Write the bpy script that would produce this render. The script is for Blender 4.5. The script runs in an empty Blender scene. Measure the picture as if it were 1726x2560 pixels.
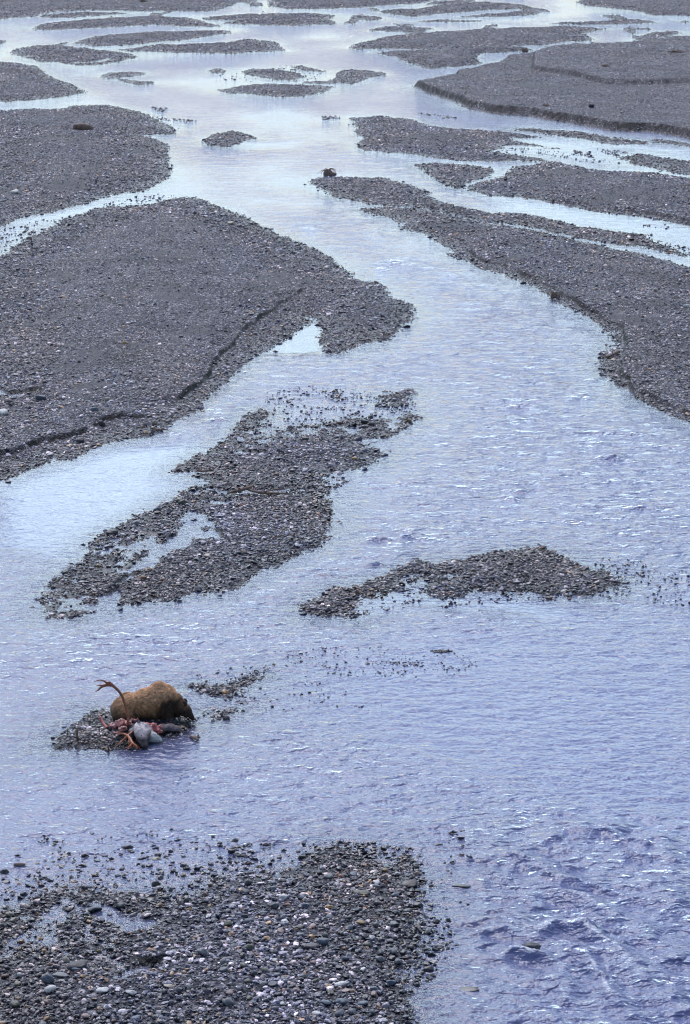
import bpy, bmesh, math, random
import numpy as np
from mathutils import Vector, Matrix

random.seed(7)
rng = np.random.default_rng(7)
SC = bpy.context.scene
COL = SC.collection

# ---------------------------------------------------------------- camera
CAM_H = 20.8
PITCH = 0.256708                      # radians below the horizontal
FOCAL = 6400.0 / 2560.0              # focal length / picture height
cam_d = bpy.data.cameras.new('camera')
cam = bpy.data.objects.new('camera', cam_d); COL.objects.link(cam)
cam.location = (0, 0, CAM_H)
cam.rotation_euler = (math.pi / 2 - PITCH, 0, 0)
cam_d.sensor_fit = 'VERTICAL'; cam_d.sensor_height = 36.0; cam_d.lens = 36.0 * FOCAL
cam_d.clip_start = 1.0; cam_d.clip_end = 6000.0
SC.camera = cam

# ---------------------------------------------------------------- sky, sun, exposure
SUN_EL, SUN_AZ = math.radians(52), math.radians(-14)      # azimuth from +Y, to the left
w = bpy.data.worlds.new('World'); SC.world = w; w.use_nodes = True
nt = w.node_tree
sky = nt.nodes.new('ShaderNodeTexSky'); sky.sky_type = 'NISHITA'; sky.sun_disc = False
sky.sun_elevation = SUN_EL; sky.sun_rotation = SUN_AZ
sky.altitude = 900; sky.air_density = 1.3; sky.dust_density = 1.5; sky.ozone_density = 2.5
bg = nt.nodes['Background']; bg.inputs['Strength'].default_value = 0.13
# thin broken overcast: low band added to brighten the water, rear dimmed to darken camera-facing banks
tcw = nt.nodes.new('ShaderNodeTexCoord'); sx = nt.nodes.new('ShaderNodeSeparateXYZ'); nt.links.new(tcw.outputs['Generated'], sx.inputs[0])
cr = nt.nodes.new('ShaderNodeValToRGB'); nt.links.new(sx.outputs[2], cr.inputs[0])
el = cr.color_ramp.elements
for _ in range(5): el.new(0.5)
for e, (p, c) in zip(el, [(0.0, (.58, .60, .66)), (.10, (.86, .87, .88)), (.19, (2.2, 2.1, 1.85)), (.27, (4.5, 4.0, 3.15)), (.335, (1.8, 1.75, 1.65)), (.42, (.90, .87, 1.06)), (1.0, (.58, .56, .79))]):
    e.position = p; e.color = (*c, 1)
mx = nt.nodes.new('ShaderNodeMix'); mx.data_type = 'RGBA'; mx.blend_type = 'MULTIPLY'; mx.inputs[0].default_value = 1.0
nt.links.new(sky.outputs[0], mx.inputs[6]); nt.links.new(cr.outputs[0], mx.inputs[7])
fr = nt.nodes.new('ShaderNodeMapRange'); fr.inputs[1].default_value = -0.6; fr.inputs[2].default_value = 0.6; fr.inputs[3].default_value = 0.7; fr.inputs[4].default_value = 1.15
nt.links.new(sx.outputs[1], fr.inputs[0])
cl = nt.nodes.new('ShaderNodeTexNoise'); cl.inputs['Scale'].default_value = 5.0; cl.inputs['Detail'].default_value = 4.0
mpw = nt.nodes.new('ShaderNodeMapping'); mpw.inputs['Scale'].default_value = (1, 1, 2.5); nt.links.new(tcw.outputs['Generated'], mpw.inputs[0]); nt.links.new(mpw.outputs[0], cl.inputs['Vector'])
cm = nt.nodes.new('ShaderNodeMapRange'); cm.inputs[1].default_value = 0.3; cm.inputs[2].default_value = 0.7; cm.inputs[3].default_value = 0.75; cm.inputs[4].default_value = 1.3
nt.links.new(cl.outputs['Fac'], cm.inputs[0])
m1 = nt.nodes.new('ShaderNodeMath'); m1.operation = 'MULTIPLY'; nt.links.new(fr.outputs[0], m1.inputs[0]); nt.links.new(cm.outputs[0], m1.inputs[1])
sc_ = nt.nodes.new('ShaderNodeVectorMath'); sc_.operation = 'SCALE'; nt.links.new(mx.outputs[2], sc_.inputs[0]); nt.links.new(m1.outputs[0], sc_.inputs['Scale'])
nt.links.new(sc_.outputs[0], bg.inputs['Color'])
sun_d = bpy.data.lights.new('sun', 'SUN'); sun = bpy.data.objects.new('sun', sun_d); COL.objects.link(sun)
sun_d.energy = 2.3; sun_d.angle = math.radians(36); sun_d.color = (1.0, 0.985, 0.97)
sd = Vector((math.sin(SUN_AZ) * math.cos(SUN_EL), math.cos(SUN_AZ) * math.cos(SUN_EL), math.sin(SUN_EL)))
sun.rotation_euler = (-sd).to_track_quat('-Z', 'Y').to_euler()
sun.location = sd * 100
SC.view_settings.view_transform = 'Standard'; SC.view_settings.look = 'None'
SC.view_settings.exposure = 0.15; SC.view_settings.gamma = 1.0
SC.cycles.use_denoising = True; SC.cycles.denoiser = 'OPENIMAGEDENOISE'; SC.cycles.denoising_input_passes = 'RGB_ALBEDO_NORMAL'; SC.cycles.denoising_prefilter = 'ACCURATE'; SC.cycles.filter_width = 1.15; SC.cycles.sample_clamp_indirect = 4.0

# ---------------------------------------------------------------- small tools
def smooth(x):
    x = np.clip(x, 0, 1); return x * x * (3 - 2 * x)

_GA = np.random.default_rng(99).random(65536).astype(np.float32) * np.float32(2 * math.pi)
_GC, _GS = np.cos(_GA), np.sin(_GA)
def noise2(x, y, seed=0):
    """gradient noise, about -0.7..0.7"""
    x = np.asarray(x, np.float32); y = np.asarray(y, np.float32)
    x0 = np.floor(x); y0 = np.floor(y); fx = x - x0; fy = y - y0
    ix = x0.astype(np.int32); iy = y0.astype(np.int32)
    u = fx * fx * fx * (fx * (fx * 6 - 15) + 10); v = fy * fy * fy * (fy * (fy * 6 - 15) + 10)
    def g(dx, dy):
        k = ((ix + dx) * np.int32(7919) + (iy + dy) * np.int32(31337) + np.int32(seed * 9176 % 65521)); k = (k ^ (k >> 7)) & 0xFFFF
        return _GC[k] * (fx - dx) + _GS[k] * (fy - dy)
    a = g(0, 0); a += (g(1, 0) - a) * u
    b = g(0, 1); b += (g(1, 1) - b) * u
    return a + (b - a) * v

def fbm(x, y, seed=0, n=3):
    s = 0; a = 1.0
    for i in range(n):
        s = s + a * noise2(x * 2 ** i, y * 2 ** i, seed + 17 * i); a *= 0.5
    return s

def poly_sd(X, Y, pts, far=12.0):
    """signed distance to a closed outline, positive inside; -far where clearly outside"""
    P = np.asarray(pts, float)
    out = np.full(X.shape, -far)
    lo = P.min(0) - far; hi = P.max(0) + far
    m = (X > lo[0]) & (X < hi[0]) & (Y > lo[1]) & (Y < hi[1])
    if not m.any(): return out
    x = X[m]; y = Y[m]
    d2 = np.full(x.shape, far * far); ins = np.zeros(x.shape, bool)
    for (ax, ay), (bx, by) in zip(P, np.roll(P, -1, 0)):
        ex, ey = bx - ax, by - ay
        L = ex * ex + ey * ey
        if L < 1e-9: continue
        t = np.clip(((x - ax) * ex + (y - ay) * ey) / L, 0, 1)
        dx = x - ax - t * ex; dy = y - ay - t * ey
        np.minimum(d2, dx * dx + dy * dy, out=d2)
        c = ((ay > y) != (by > y))
        if ey != 0: ins ^= c & (x < ex * (y - ay) / ey + ax)
    d = np.sqrt(d2)
    out[m] = np.where(ins, d, -d)
    return out

def line_d(X, Y, pts, far):
    P = np.asarray(pts, float)
    out = np.full(X.shape, far); tt = np.zeros(X.shape)
    lo = P.min(0) - far; hi = P.max(0) + far
    m = (X > lo[0]) & (X < hi[0]) & (Y > lo[1]) & (Y < hi[1])
    if not m.any(): return out, tt
    x = X[m]; y = Y[m]; best = np.full(x.shape, far * far); bt = np.zeros(x.shape)
    for i in range(len(P) - 1):
        ax, ay = P[i]; ex, ey = P[i + 1] - P[i]; L = ex * ex + ey * ey
        if L < 1e-9: continue
        t = np.clip(((x - ax) * ex + (y - ay) * ey) / L, 0, 1)
        q = (x - ax - t * ex) ** 2 + (y - ay - t * ey) ** 2
        k = q < best; best[k] = q[k]; bt[k] = (i + t[k]) / (len(P) - 1)
    out[m] = np.sqrt(best); tt[m] = bt
    return out, tt

def zcam(Y): return np.maximum(Y * math.cos(PITCH) + CAM_H * math.sin(PITCH), 20.0)

def np_mesh(name, V, F, k, smooth_shade=True):
    """mesh from vertex array and an (n,k) face array"""
    me = bpy.data.meshes.new(name)
    V = np.ascontiguousarray(V, np.float32); F = np.ascontiguousarray(F, np.int32)
    me.vertices.add(len(V)); me.vertices.foreach_set('co', V.ravel())
    me.loops.add(F.size); me.loops.foreach_set('vertex_index', F.ravel())
    me.polygons.add(len(F))
    me.polygons.foreach_set('loop_start', np.arange(0, F.size, k, dtype=np.int32))
    me.polygons.foreach_set('use_smooth', np.full(len(F), smooth_shade))
    me.update(calc_edges=True)
    return me

def attr(me, name, typ, data):
    a = me.attributes.new(name, typ, 'POINT')
    data = np.ascontiguousarray(data, np.float32)
    a.data.foreach_set('color' if typ == 'FLOAT_COLOR' else 'value', data.ravel())

def link(name, me, mat=None, parent=None):
    o = bpy.data.objects.new(name, me); COL.objects.link(o)
    if mat is not None and len(me.materials) == 0: me.materials.append(mat)
    if parent is not None: o.parent = parent
    return o

def tag(o, label=None, cat=None, group=None, kind=None):
    if label: o['label'] = label
    if cat: o['category'] = cat
    if group: o['group'] = group
    if kind: o['kind'] = kind
    return o

def mat_new(name):
    m = bpy.data.materials.new(name); m.use_nodes = True
    return m, m.node_tree, m.node_tree.nodes['Principled BSDF']

def N(nt, typ, **kw):
    n = nt.nodes.new(typ)
    for k, v in kw.items():
        if k in n.inputs: n.inputs[k].default_value = v
        else: setattr(n, k, v)
    return n

def math_n(nt, op, a, b=None, clamp=False):
    n = nt.nodes.new('ShaderNodeMath'); n.operation = op; n.use_clamp = clamp
    for i, v in enumerate((a, b)):
        if v is None: continue
        if isinstance(v, (int, float)): n.inputs[i].default_value = v
        else: nt.links.new(v, n.inputs[i])
    return n.outputs[0]

def mapr(nt, v, a, b, c=0.0, d=1.0):
    n = nt.nodes.new('ShaderNodeMapRange'); n.clamp = True
    for i, q in zip((1, 2, 3, 4), (a, b, c, d)): n.inputs[i].default_value = q
    nt.links.new(v, n.inputs[0]); return n.outputs[0]

def mixc(nt, f, a, b, mode='MIX'):
    n = nt.nodes.new('ShaderNodeMix'); n.data_type = 'RGBA'; n.blend_type = mode
    for s, v in ((n.inputs[0], f), (n.inputs[6], a), (n.inputs[7], b)):
        if isinstance(v, (int, float)): s.default_value = v
        elif isinstance(v, tuple): s.default_value = (*v, 1.0) if len(v) == 3 else v
        else: nt.links.new(v, s)
    return n.outputs[2]

def ramp(nt, v, stops):
    n = nt.nodes.new('ShaderNodeValToRGB'); e = n.color_ramp.elements
    while len(e) < len(stops): e.new(0.5)
    for el, (p, c) in zip(e, stops): el.position = p; el.color = (*c, 1)
    nt.links.new(v, n.inputs[0]); return n.outputs[0]

# ---------------------------------------------------------------- the river bed: outlines of the gravel bars on the ground, in metres
# (height of the bar, width of its slope, stones density, outline, crest outline of a cut bank or None)
BARS = [
 (0.5,5,1,[(-56.79,394.27),(-14.56,394.27),(-13.36,348.32),(-14.93,337.08),(-16.29,329.96),(-17.62,326.52),(-25.63,326.52),(-29.72,329.10),(-35.93,327.37),(-38.02,321.48),(-38.52,316.59),(-40.20,315.00),(-41.49,312.63),(-45.08,311.85)],None),
 (0.25,3,1,[(-37.46,319.02),(-35.48,323.14),(-32.17,325.67),(-28.72,323.98),(-25.91,323.14),(-29.51,320.66),(-31.37,317.40),(-34.33,315.00),(-36.46,315.00)],None),
 (0.4,4,1,[(-9.89,336.17),(-10.30,348.32),(-8.34,355.24),(-5.59,394.27),(15.69,394.27),(13.32,350.27),(8.69,342.61),(4.27,337.08),(0.00,333.48),(-3.58,330.84),(-7.52,331.71)],None),
 (0.3,3,1,[(11.03,341.67),(12.68,347.36),(16.33,350.27),(17.42,348.32),(15.44,343.55),(12.41,339.82)],None),
 (0.4,4,1,[(-35.91,297.71),(-35.76,302.04),(-34.89,305.74),(-32.25,310.30),(-28.47,315.00),(-23.31,317.40),(-19.41,315.00),(-17.20,308.77),(-15.70,304.99),(-14.27,302.04),(-14.43,299.86),(-17.43,299.14),(-21.18,302.04),(-25.15,300.58),(-29.39,297.00),(-33.18,294.89),(-35.18,294.89)],None),
 (0.3,4,1,[(-17.23,314.20),(-15.83,318.21),(-12.15,320.66),(-7.31,322.31),(-5.14,323.14),(-2.12,320.66),(-1.71,316.59),(-2.59,312.63),(-1.40,307.25),(-1.75,303.51),(-4.80,301.31),(-7.33,300.58),(-11.46,302.04),(-14.19,305.74),(-13.05,309.53),(-10.72,310.30),(-16.01,311.07)],None),
 (0.5,3,1,[(-28.98,275.93),(-28.17,279.66),(-27.41,284.13),(-25.53,287.41),(-22.22,288.74),(-17.98,291.44),(-14.12,293.50),(-12.88,293.50),(-12.85,289.41),(-15.16,284.78),(-17.27,279.66),(-20.27,275.32),(-23.29,272.30),(-26.18,271.12),(-27.80,273.50)],None),
 (0.3,4,1,[(-23.25,266.46),(-21.58,268.19),(-21.26,269.94),(-17.82,273.50),(-13.27,275.32),(-10.60,279.03),(-8.18,277.16),(-7.38,273.50),(-6.24,264.19),(-8.20,262.52),(-10.83,261.41),(-14.38,261.41),(-18.01,262.52),(-19.92,264.19),(-21.71,264.19)],None),
 (0.3,4,1,[(-34.04,263.07),(-33.71,268.77),(-32.76,272.30),(-30.29,272.90),(-27.10,268.77),(-24.51,265.32),(-21.93,261.41),(-20.57,257.61),(-21.40,254.96),(-22.72,250.32),(-24.56,247.32),(-26.18,248.81),(-27.62,252.36),(-28.85,251.85),(-29.43,251.34),(-30.93,254.96),(-33.05,259.77)],None),
 (0.4,4,1,[(-36.56,251.85),(-33.63,252.36),(-31.53,249.31),(-29.70,246.33),(-28.51,241.52),(-27.07,235.99),(-25.39,231.56),(-23.92,226.87),(-22.47,221.57),(-22.61,219.59),(-23.53,217.65),(-24.80,215.74),(-26.46,214.24),(-28.41,212.39),(-30.74,210.93)],None),
 (0.1,2,0.8,[(-22.25,235.99),(-21.73,239.19),(-19.85,241.05),(-18.79,240.58),(-18.41,238.26),(-19.44,235.99),(-20.33,234.64),(-20.81,233.31),(-21.45,233.75)],None),
 (0.08,2,0.8,[(-20.42,233.31),(-19.12,232.00),(-17.44,230.69),(-16.74,230.26),(-16.76,227.71),(-18.00,227.71),(-19.30,229.41)],None),
 (0.1,2,0.8,[(-12.49,241.52),(-11.97,243.43),(-11.24,242.95),(-10.97,240.58),(-11.51,238.26),(-12.27,239.65)],None),
 (0.15,2,0.9,[(-9.30,238.72),(-8.81,242.00),(-6.76,242.47),(-4.87,240.58),(-3.79,236.89),(-3.36,234.64),(-4.13,233.31),(-4.89,231.56),(-6.08,232.00),(-7.75,234.64),(-8.60,235.99)],None),
 (0.1,2,0.8,[(-4.77,245.84),(-3.95,246.83),(-2.85,242.95),(-2.01,241.52),(-2.21,240.12),(-3.44,241.05),(-4.30,242.95)],None),
 (0.2,3,1,[(-1.53,231.13),(-1.15,233.31),(-0.78,240.58),(0.00,242.95),(1.48,242.47),(2.49,239.65),(3.15,237.35),(2.85,235.54),(1.83,234.20),(1.22,232.00),(0.00,228.56),(-1.71,228.56),(-3.27,228.56),(-3.67,229.41)],None),
 (0.25,3,1,[(-10.67,221.97),(-9.71,224.40),(-7.87,226.46),(-5.97,227.71),(-3.25,227.29),(-1.42,225.63),(-1.85,221.97),(-2.38,218.42),(-3.47,216.50),(-5.31,216.12),(-7.19,217.27),(-9.12,219.20)],None),
 (0.25,2.5,1,[(-10.01,183.70),(-9.53,186.22),(-9.02,188.81),(-8.25,189.69),(-7.54,188.23),(-6.66,186.22),(-6.30,184.81),(-7.04,183.42),(-7.42,181.24),(-8.47,180.43),(-9.43,180.97)],None),
 (0.45,5,1,[(-29.94,205.28),(-27.58,205.97),(-25.55,206.67),(-23.08,206.67),(-20.95,210.21),(-19.52,210.21),(-17.82,207.02),(-16.39,204.60),(-15.10,201.24),(-13.50,195.46),(-12.56,191.18),(-12.53,188.23),(-13.36,188.52),(-15.04,189.40),(-16.05,190.58),(-14.56,187.37),(-13.22,184.25),(-12.37,180.97),(-12.00,175.74),(-11.81,172.01),(-11.26,167.27),(-11.21,163.43),(-11.94,159.97),(-12.49,158.09),(-13.76,155.44),(-15.25,151.54),(-16.72,148.18),(-18.20,145.66),(-19.30,142.55),(-20.67,140.05)],None),
 (0.55,5,1,[(-19.22,129.84),(-17.83,131.28),(-17.37,133.03),(-16.97,136.38),(-16.71,139.23),(-16.44,141.20),(-15.44,145.66),(-14.21,148.73),(-12.56,150.59),(-10.62,152.49),(-9.66,154.05),(-9.09,153.47),(-7.33,149.65),(-5.61,145.13),(-3.99,140.87),(-2.46,136.84),(-1.01,132.30),(-0.20,128.72),(0.13,126.66),(0.56,124.67),(1.41,123.37),(1.82,122.10),(2.29,118.43),(2.95,116.10),(3.01,114.41),(2.55,111.48),(1.64,109.10),(0.30,106.62),(-0.26,105.65),(-0.81,105.84),(-0.91,108.59),(-0.85,111.17),(-1.23,113.64),(-1.55,112.77),(-1.82,111.17),(-2.73,108.39),(-3.40,105.65),(-4.07,103.78),(-4.68,101.07),(-5.08,98.50),(-5.51,96.86),(-5.72,94.48),(-6.04,92.96),(-6.97,91.12),(-7.66,89.70),(-9.08,87.98),(-10.41,86.00),(-11.64,83.79),(-12.51,82.57)],
   ([(-21.98,134.53),(-19.27,163.87),(-10.82,163.87),(-6.07,157.47),(0.37,134.53),(1.70,128.72),(2.06,123.37),(0.34,122.10),(-0.82,121.47),(-1.75,119.87),(-2.54,117.49),(-3.18,114.86),(-4.23,110.64),(-4.76,107.10),(-5.22,105.08),(-5.51,101.69),(-5.84,98.09),(-6.42,95.11),(-7.43,92.96),(-8.37,92.37),(-8.88,91.78),(-9.76,90.05),(-11.04,88.12),(-12.01,86.65),(-14.14,84.60)], (10, 17), (20, None))),
 (0.5,4,1,[(0.18,269.94),(0.74,273.50),(2.17,278.40),(4.62,284.13),(6.63,287.41),(10.67,291.44),(14.76,294.20),(19.97,297.71),(24.69,299.86),(28.17,299.14),(30.06,297.71),(27.84,292.81),(26.42,288.07),(26.97,283.48),(26.75,279.66),(24.21,276.55),(21.63,273.50),(19.14,271.12),(15.82,269.35),(13.48,268.19),(9.79,267.04),(5.25,266.46),(2.09,267.04),(0.50,267.61)],None),
 (0.4,1.5,1,[(2.71,261.41),(4.28,262.52),(6.52,263.07),(8.79,264.19),(12.49,266.46),(15.72,267.61),(18.44,267.61),(19.19,265.32),(17.69,263.07),(14.92,261.41),(13.50,259.77),(12.80,254.43),(12.86,251.34),(13.28,248.81),(11.61,247.32),(9.85,245.36),(8.34,243.91),(7.75,244.87),(7.20,247.81),(6.24,251.34),(5.25,255.48),(3.78,258.68)],None),
 (0.52,0.2,1,[(6.19,225.63),(7.01,227.29),(8.45,229.83),(9.77,233.31),(9.92,236.89),(11.64,239.19),(13.45,242.47),(14.91,246.33),(15.70,252.36),(17.62,255.48),(18.94,258.68),(22.02,261.41),(25.50,265.32),(28.77,266.46),(32.94,271.12),(36.46,274.11),(41.19,277.16),(27.29,181.78),(25.04,186.51),(23.14,188.81),(20.24,192.08),(17.27,195.77),(14.24,200.25),(11.67,203.24),(9.45,208.07),(9.19,212.02),(8.02,217.65)],None),
 (0.2,3,0.9,[(23.86,304.99),(26.84,307.25),(30.78,310.30),(34.63,311.85),(35.95,309.53),(36.73,307.25),(33.28,304.25),(29.09,303.51),(25.43,302.77)],None),
 (0.3,3,1,[(31.05,279.03),(32.54,286.09),(34.30,290.76),(36.44,292.13),(38.08,291.44),(37.32,287.41),(35.46,284.13),(33.64,280.92),(32.09,277.78)],None),
 (0.2,3,0.9,[(34.60,279.03),(37.52,282.19),(42.30,284.78),(41.55,279.66),(35.47,276.55)],None),
 (0.6,2,1,[(35.64,394.27),(31.75,347.36),(33.00,338.90),(35.49,329.96),(37.05,323.98),(37.39,319.84),(42.32,319.02),(50.40,318.21),(62.24,394.27)],None),
 (0.4,4,1,[(4.15,327.37),(6.49,330.84),(9.92,333.48),(14.21,341.67),(17.86,345.44),(21.25,343.55),(23.42,337.08),(22.21,331.71),(19.26,329.10),(16.35,326.52),(13.48,323.98),(11.18,320.66),(8.38,317.40),(5.74,319.84),(4.15,323.14)],None),
 (0.25,3,1,[(14.23,317.40),(17.10,319.84),(20.66,324.82),(22.97,326.52),(23.22,321.48),(21.32,318.21),(17.38,315.00),(14.71,315.00)],None),
 (0.2,3,0.9,[(0.59,318.21),(1.95,319.84),(3.53,315.79),(4.22,311.85),(2.93,309.53),(1.37,311.07),(0.59,315.00)],None),
 (0.25,3,0.9,[(2.50,294.89),(4.36,299.14),(7.92,299.86),(10.14,297.71),(10.29,294.89),(7.74,292.81),(4.73,290.76),(2.77,292.13)],None),
 (0.15,3,0.9,[(8.44,309.53),(11.37,311.07),(15.51,309.53),(16.74,308.00),(14.36,307.25),(10.20,307.25)],None),
 (0.4,3.5,1,[(0.27,200.07),(0.57,200.54),(2.35,200.26),(4.10,198.66),(5.15,197.27),(6.15,194.99),(7.06,193.21),(8.80,191.45),(10.15,190.16),(11.68,189.14),(12.85,186.62),(13.73,185.31),(12.73,184.74),(11.47,185.15),(12.15,182.89),(12.76,181.16),(13.53,179.46),(14.54,178.70),(12.86,180.00),(11.55,180.54),(10.80,180.00),(11.09,178.85),(10.58,177.71),(10.03,177.34),(11.19,174.75),(12.60,172.60),(13.49,170.84),(12.23,170.98),(10.98,171.40),(9.72,171.75),(7.94,172.38),(6.69,173.31),(4.84,174.97),(3.73,175.70),(2.44,176.96),(1.57,178.47),(0.96,180.38),(0.70,183.13),(1.07,184.74),(1.46,187.20),(0.82,189.31),(0.55,195.44)],None),
 (0.45,3.5,1,[(13.51,170.98),(14.96,169.11),(16.18,167.76),(17.75,166.76),(19.30,165.76),(20.75,164.14),(21.99,163.18),(24.28,160.36),(21.35,140.38),(19.34,142.81),(18.26,143.80),(16.99,145.31),(15.70,146.85),(14.38,148.43),(13.18,150.04),(12.36,151.13),(10.82,152.83),(8.82,155.28),(8.39,156.15),(7.46,157.93),(7.76,159.25),(8.54,160.66),(9.26,162.10),(10.11,162.98),(10.08,163.49),(10.90,166.09),(11.19,168.09),(12.25,168.77)],
   ([(21.48,141.25),(19.45,143.70),(18.39,144.90),(17.11,146.34),(15.80,147.90),(14.50,149.77),(14.00,150.86),(13.05,150.31),(11.61,151.13),(8.74,153.93),(10.37,183.65),(26.56,175.96)], (0, 7))),
 (0.05,2,0.8,[(19.13,175.12),(20.04,176.22),(20.66,174.75),(21.82,172.95),(23.18,172.24),(25.71,170.14),(24.74,163.49),(22.25,165.11),(21.36,165.76),(20.32,167.42),(19.71,169.46),(18.94,170.14)],None),
 (0.06,2,0.7,[(12.52,190.16),(13.18,191.45),(14.50,190.16),(15.98,189.73),(17.26,189.31),(18.08,188.04),(18.93,187.20),(19.73,185.96),(20.52,184.74),(21.43,183.13),(21.21,181.94),(20.26,182.34),(18.50,182.89),(17.91,184.33),(16.92,185.55),(15.72,186.62),(14.78,187.62),(13.75,188.88)],None),
 (0.06,2,0.7,[(22.35,183.93),(23.57,183.53),(24.49,182.34),(26.32,180.38),(26.08,178.70),(24.26,180.54),(22.92,181.94),(22.16,182.34)],None),
 (0.3,2.5,1,[(4.73,169.11),(5.21,169.80),(6.25,170.49),(7.42,170.14),(8.64,169.11),(9.73,167.56),(9.41,164.78),(8.65,162.86),(7.85,161.29),(7.42,160.66),(7.22,159.74),(7.49,159.44),(6.93,158.41),(6.58,159.74),(6.23,160.97),(5.87,162.23),(5.54,164.46),(5.29,166.76)],None),
 (0.3,2.5,1,[(-1.80,161.60),(-1.41,163.49),(-0.60,164.14),(0.63,164.14),(1.77,163.49),(2.56,162.23),(3.02,160.66),(3.63,159.44),(4.15,157.93),(4.74,156.45),(5.16,154.99),(4.45,154.41),(5.18,153.16),(5.87,151.33),(6.57,149.96),(5.16,152.80),(5.86,151.13),(6.57,150.04),(7.28,149.23),(7.97,148.16),(9.15,147.11),(9.79,146.34),(11.12,144.55),(12.16,143.05),(13.24,141.58),(14.33,140.38),(15.47,139.20),(16.07,137.12),(16.63,134.88),(17.96,132.28),(17.85,131.43),(17.45,131.77),(16.34,133.57),(15.45,134.66),(14.51,135.32),(13.60,136.44),(12.69,137.81),(11.82,138.97),(10.79,140.14),(9.84,141.58),(9.09,143.30),(8.20,144.05),(7.80,144.80),(6.77,146.08),(5.71,147.11),(5.00,147.90),(4.15,148.96),(3.19,149.77),(2.08,150.58),(1.34,151.96),(0.74,153.36),(0.05,154.21),(-0.57,155.94),(-0.41,154.99),(-0.88,156.74),(-1.54,159.74)],None),
 (0.5,4,1,[(0.88,149.77),(1.32,149.88),(2.07,149.77),(2.81,149.23),(3.90,148.16),(4.98,147.11),(6.05,146.34),(7.09,145.06),(8.09,143.55),(8.86,142.22),(9.44,140.86),(10.71,138.97),(11.96,137.35),(13.19,135.77),(13.90,134.00),(14.57,132.71),(15.40,131.22),(16.52,129.57),(17.45,128.36),(19.22,125.80),(14.05,90.51),(12.83,92.95),(12.19,94.15),(11.78,94.83),(11.52,95.51),(11.21,96.20),(11.15,97.49),(10.87,98.57),(10.82,100.04),(10.59,100.54),(10.69,102.08),(11.06,104.73),(11.43,106.25),(11.71,108.97),(11.75,110.76),(11.43,112.60),(11.18,114.19),(10.79,114.99),(10.45,116.47),(10.03,117.14),(9.70,118.85),(9.32,120.25),(8.84,122.05),(8.34,123.90),(9.24,120.78),(8.58,122.78),(8.08,124.65),(7.63,126.57),(7.32,127.95),(7.24,127.76),(6.67,129.37),(6.08,130.60),(5.55,132.07),(6.04,132.71),(5.76,134.00),(5.27,135.32),(4.64,136.67),(4.27,138.27),(3.75,139.43),(3.16,141.10),(3.39,141.83),(3.13,143.30),(2.73,145.06),(2.10,146.34),(1.46,148.16)],
   ([(-0.17,150.58),(2.16,156.24),(9.36,150.58),(21.35,140.38),(14.21,91.56),(12.91,93.49),(11.88,95.62),(11.31,97.13),(11.02,98.57),(10.98,101.05),(11.11,103.12),(11.52,105.83),(11.90,108.97),(11.97,111.21),(11.63,113.55),(11.25,114.99),(10.60,117.48),(10.16,118.68),(9.98,120.97),(9.43,121.69),(8.94,123.45),(8.51,125.03),(8.97,123.89),(8.47,125.80),(7.85,128.15),(7.41,129.57),(7.06,130.60),(5.32,136.67)], (4, -1))),
 (0.10,1.8,1,[(-5.81,84.90),(-5.24,86.13),(-4.86,87.64),(-4.48,88.42),(-4.26,90.28),(-3.91,92.21),(-3.40,93.65),(-3.05,94.53),(-2.90,93.65),(-3.11,92.21),(-3.25,90.82),(-2.45,90.77),(-1.85,91.24),(-0.93,91.65),(-0.31,92.21),(0.31,92.64),(1.25,93.07),(2.39,93.36),(2.68,92.64),(2.09,91.37),(1.52,90.28),(0.61,89.74),(0.18,89.07),(0.48,88.81),(1.13,88.16),(1.39,87.39),(1.17,86.38),(0.58,85.39),(-0.11,84.66),(-0.57,84.18),(-1.13,83.71),(-0.95,82.78),(-0.56,81.87),(-0.77,81.42),(-0.60,80.54),(-0.54,79.24),(-0.47,77.92),(-0.59,75.57),(-0.85,74.82),(-1.50,73.83),(-2.14,73.11),(-2.64,72.40),(-3.24,71.24),(-3.84,70.57),(-4.33,70.12),(-5.04,69.57),(-5.75,69.03),(-6.35,68.82),(-6.56,69.03),(-6.97,68.82),(-7.21,68.71),(-7.50,67.97),(-7.78,67.77),(-8.34,67.87),(-8.60,69.03),(-8.66,70.12),(-8.51,71.02),(-8.42,71.93),(-8.06,72.16),(-8.07,72.87),(-7.70,73.83),(-7.53,74.82),(-7.61,75.70),(-7.37,76.73),(-6.94,77.26),(-6.67,78.19),(-5.94,79.41),(-5.69,80.54),(-5.24,81.20),(-5.11,81.87),(-4.49,82.78),(-4.64,83.48),(-5.05,83.71),(-4.58,84.61),(-5.16,84.61)],None),
 (0.15,1.8,1.2,[(0.25,70.79),(0.64,71.36),(1.16,72.05),(1.82,72.75),(2.62,73.23),(3.42,73.71),(4.23,74.07),(5.04,74.32),(5.67,74.69),(6.08,74.82),(6.38,74.44),(6.67,73.95),(6.99,73.11),(7.39,72.52),(7.62,72.16),(7.95,71.59),(7.80,70.79),(7.24,70.23),(6.80,70.23),(6.18,70.34),(5.84,70.01),(5.41,70.23),(5.04,70.23),(4.70,69.90),(4.08,70.01),(3.53,70.23),(3.01,69.90),(2.44,69.79),(2.33,70.34),(2.42,71.02),(2.77,71.89),(2.57,71.82),(2.17,71.36),(1.78,70.79),(1.26,70.45),(0.76,70.23),(0.38,70.23)],None),
 (0.16,1.0,1.2,[(-1.09,68.39),(-0.79,68.90),(-0.49,69.46),(-0.18,70.21),(0.08,70.43),(0.20,70.21),(0.22,69.55),(0.14,68.48),(0.07,67.85),(-0.17,67.72),(-0.54,67.64),(-0.88,67.72)],None),
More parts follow.
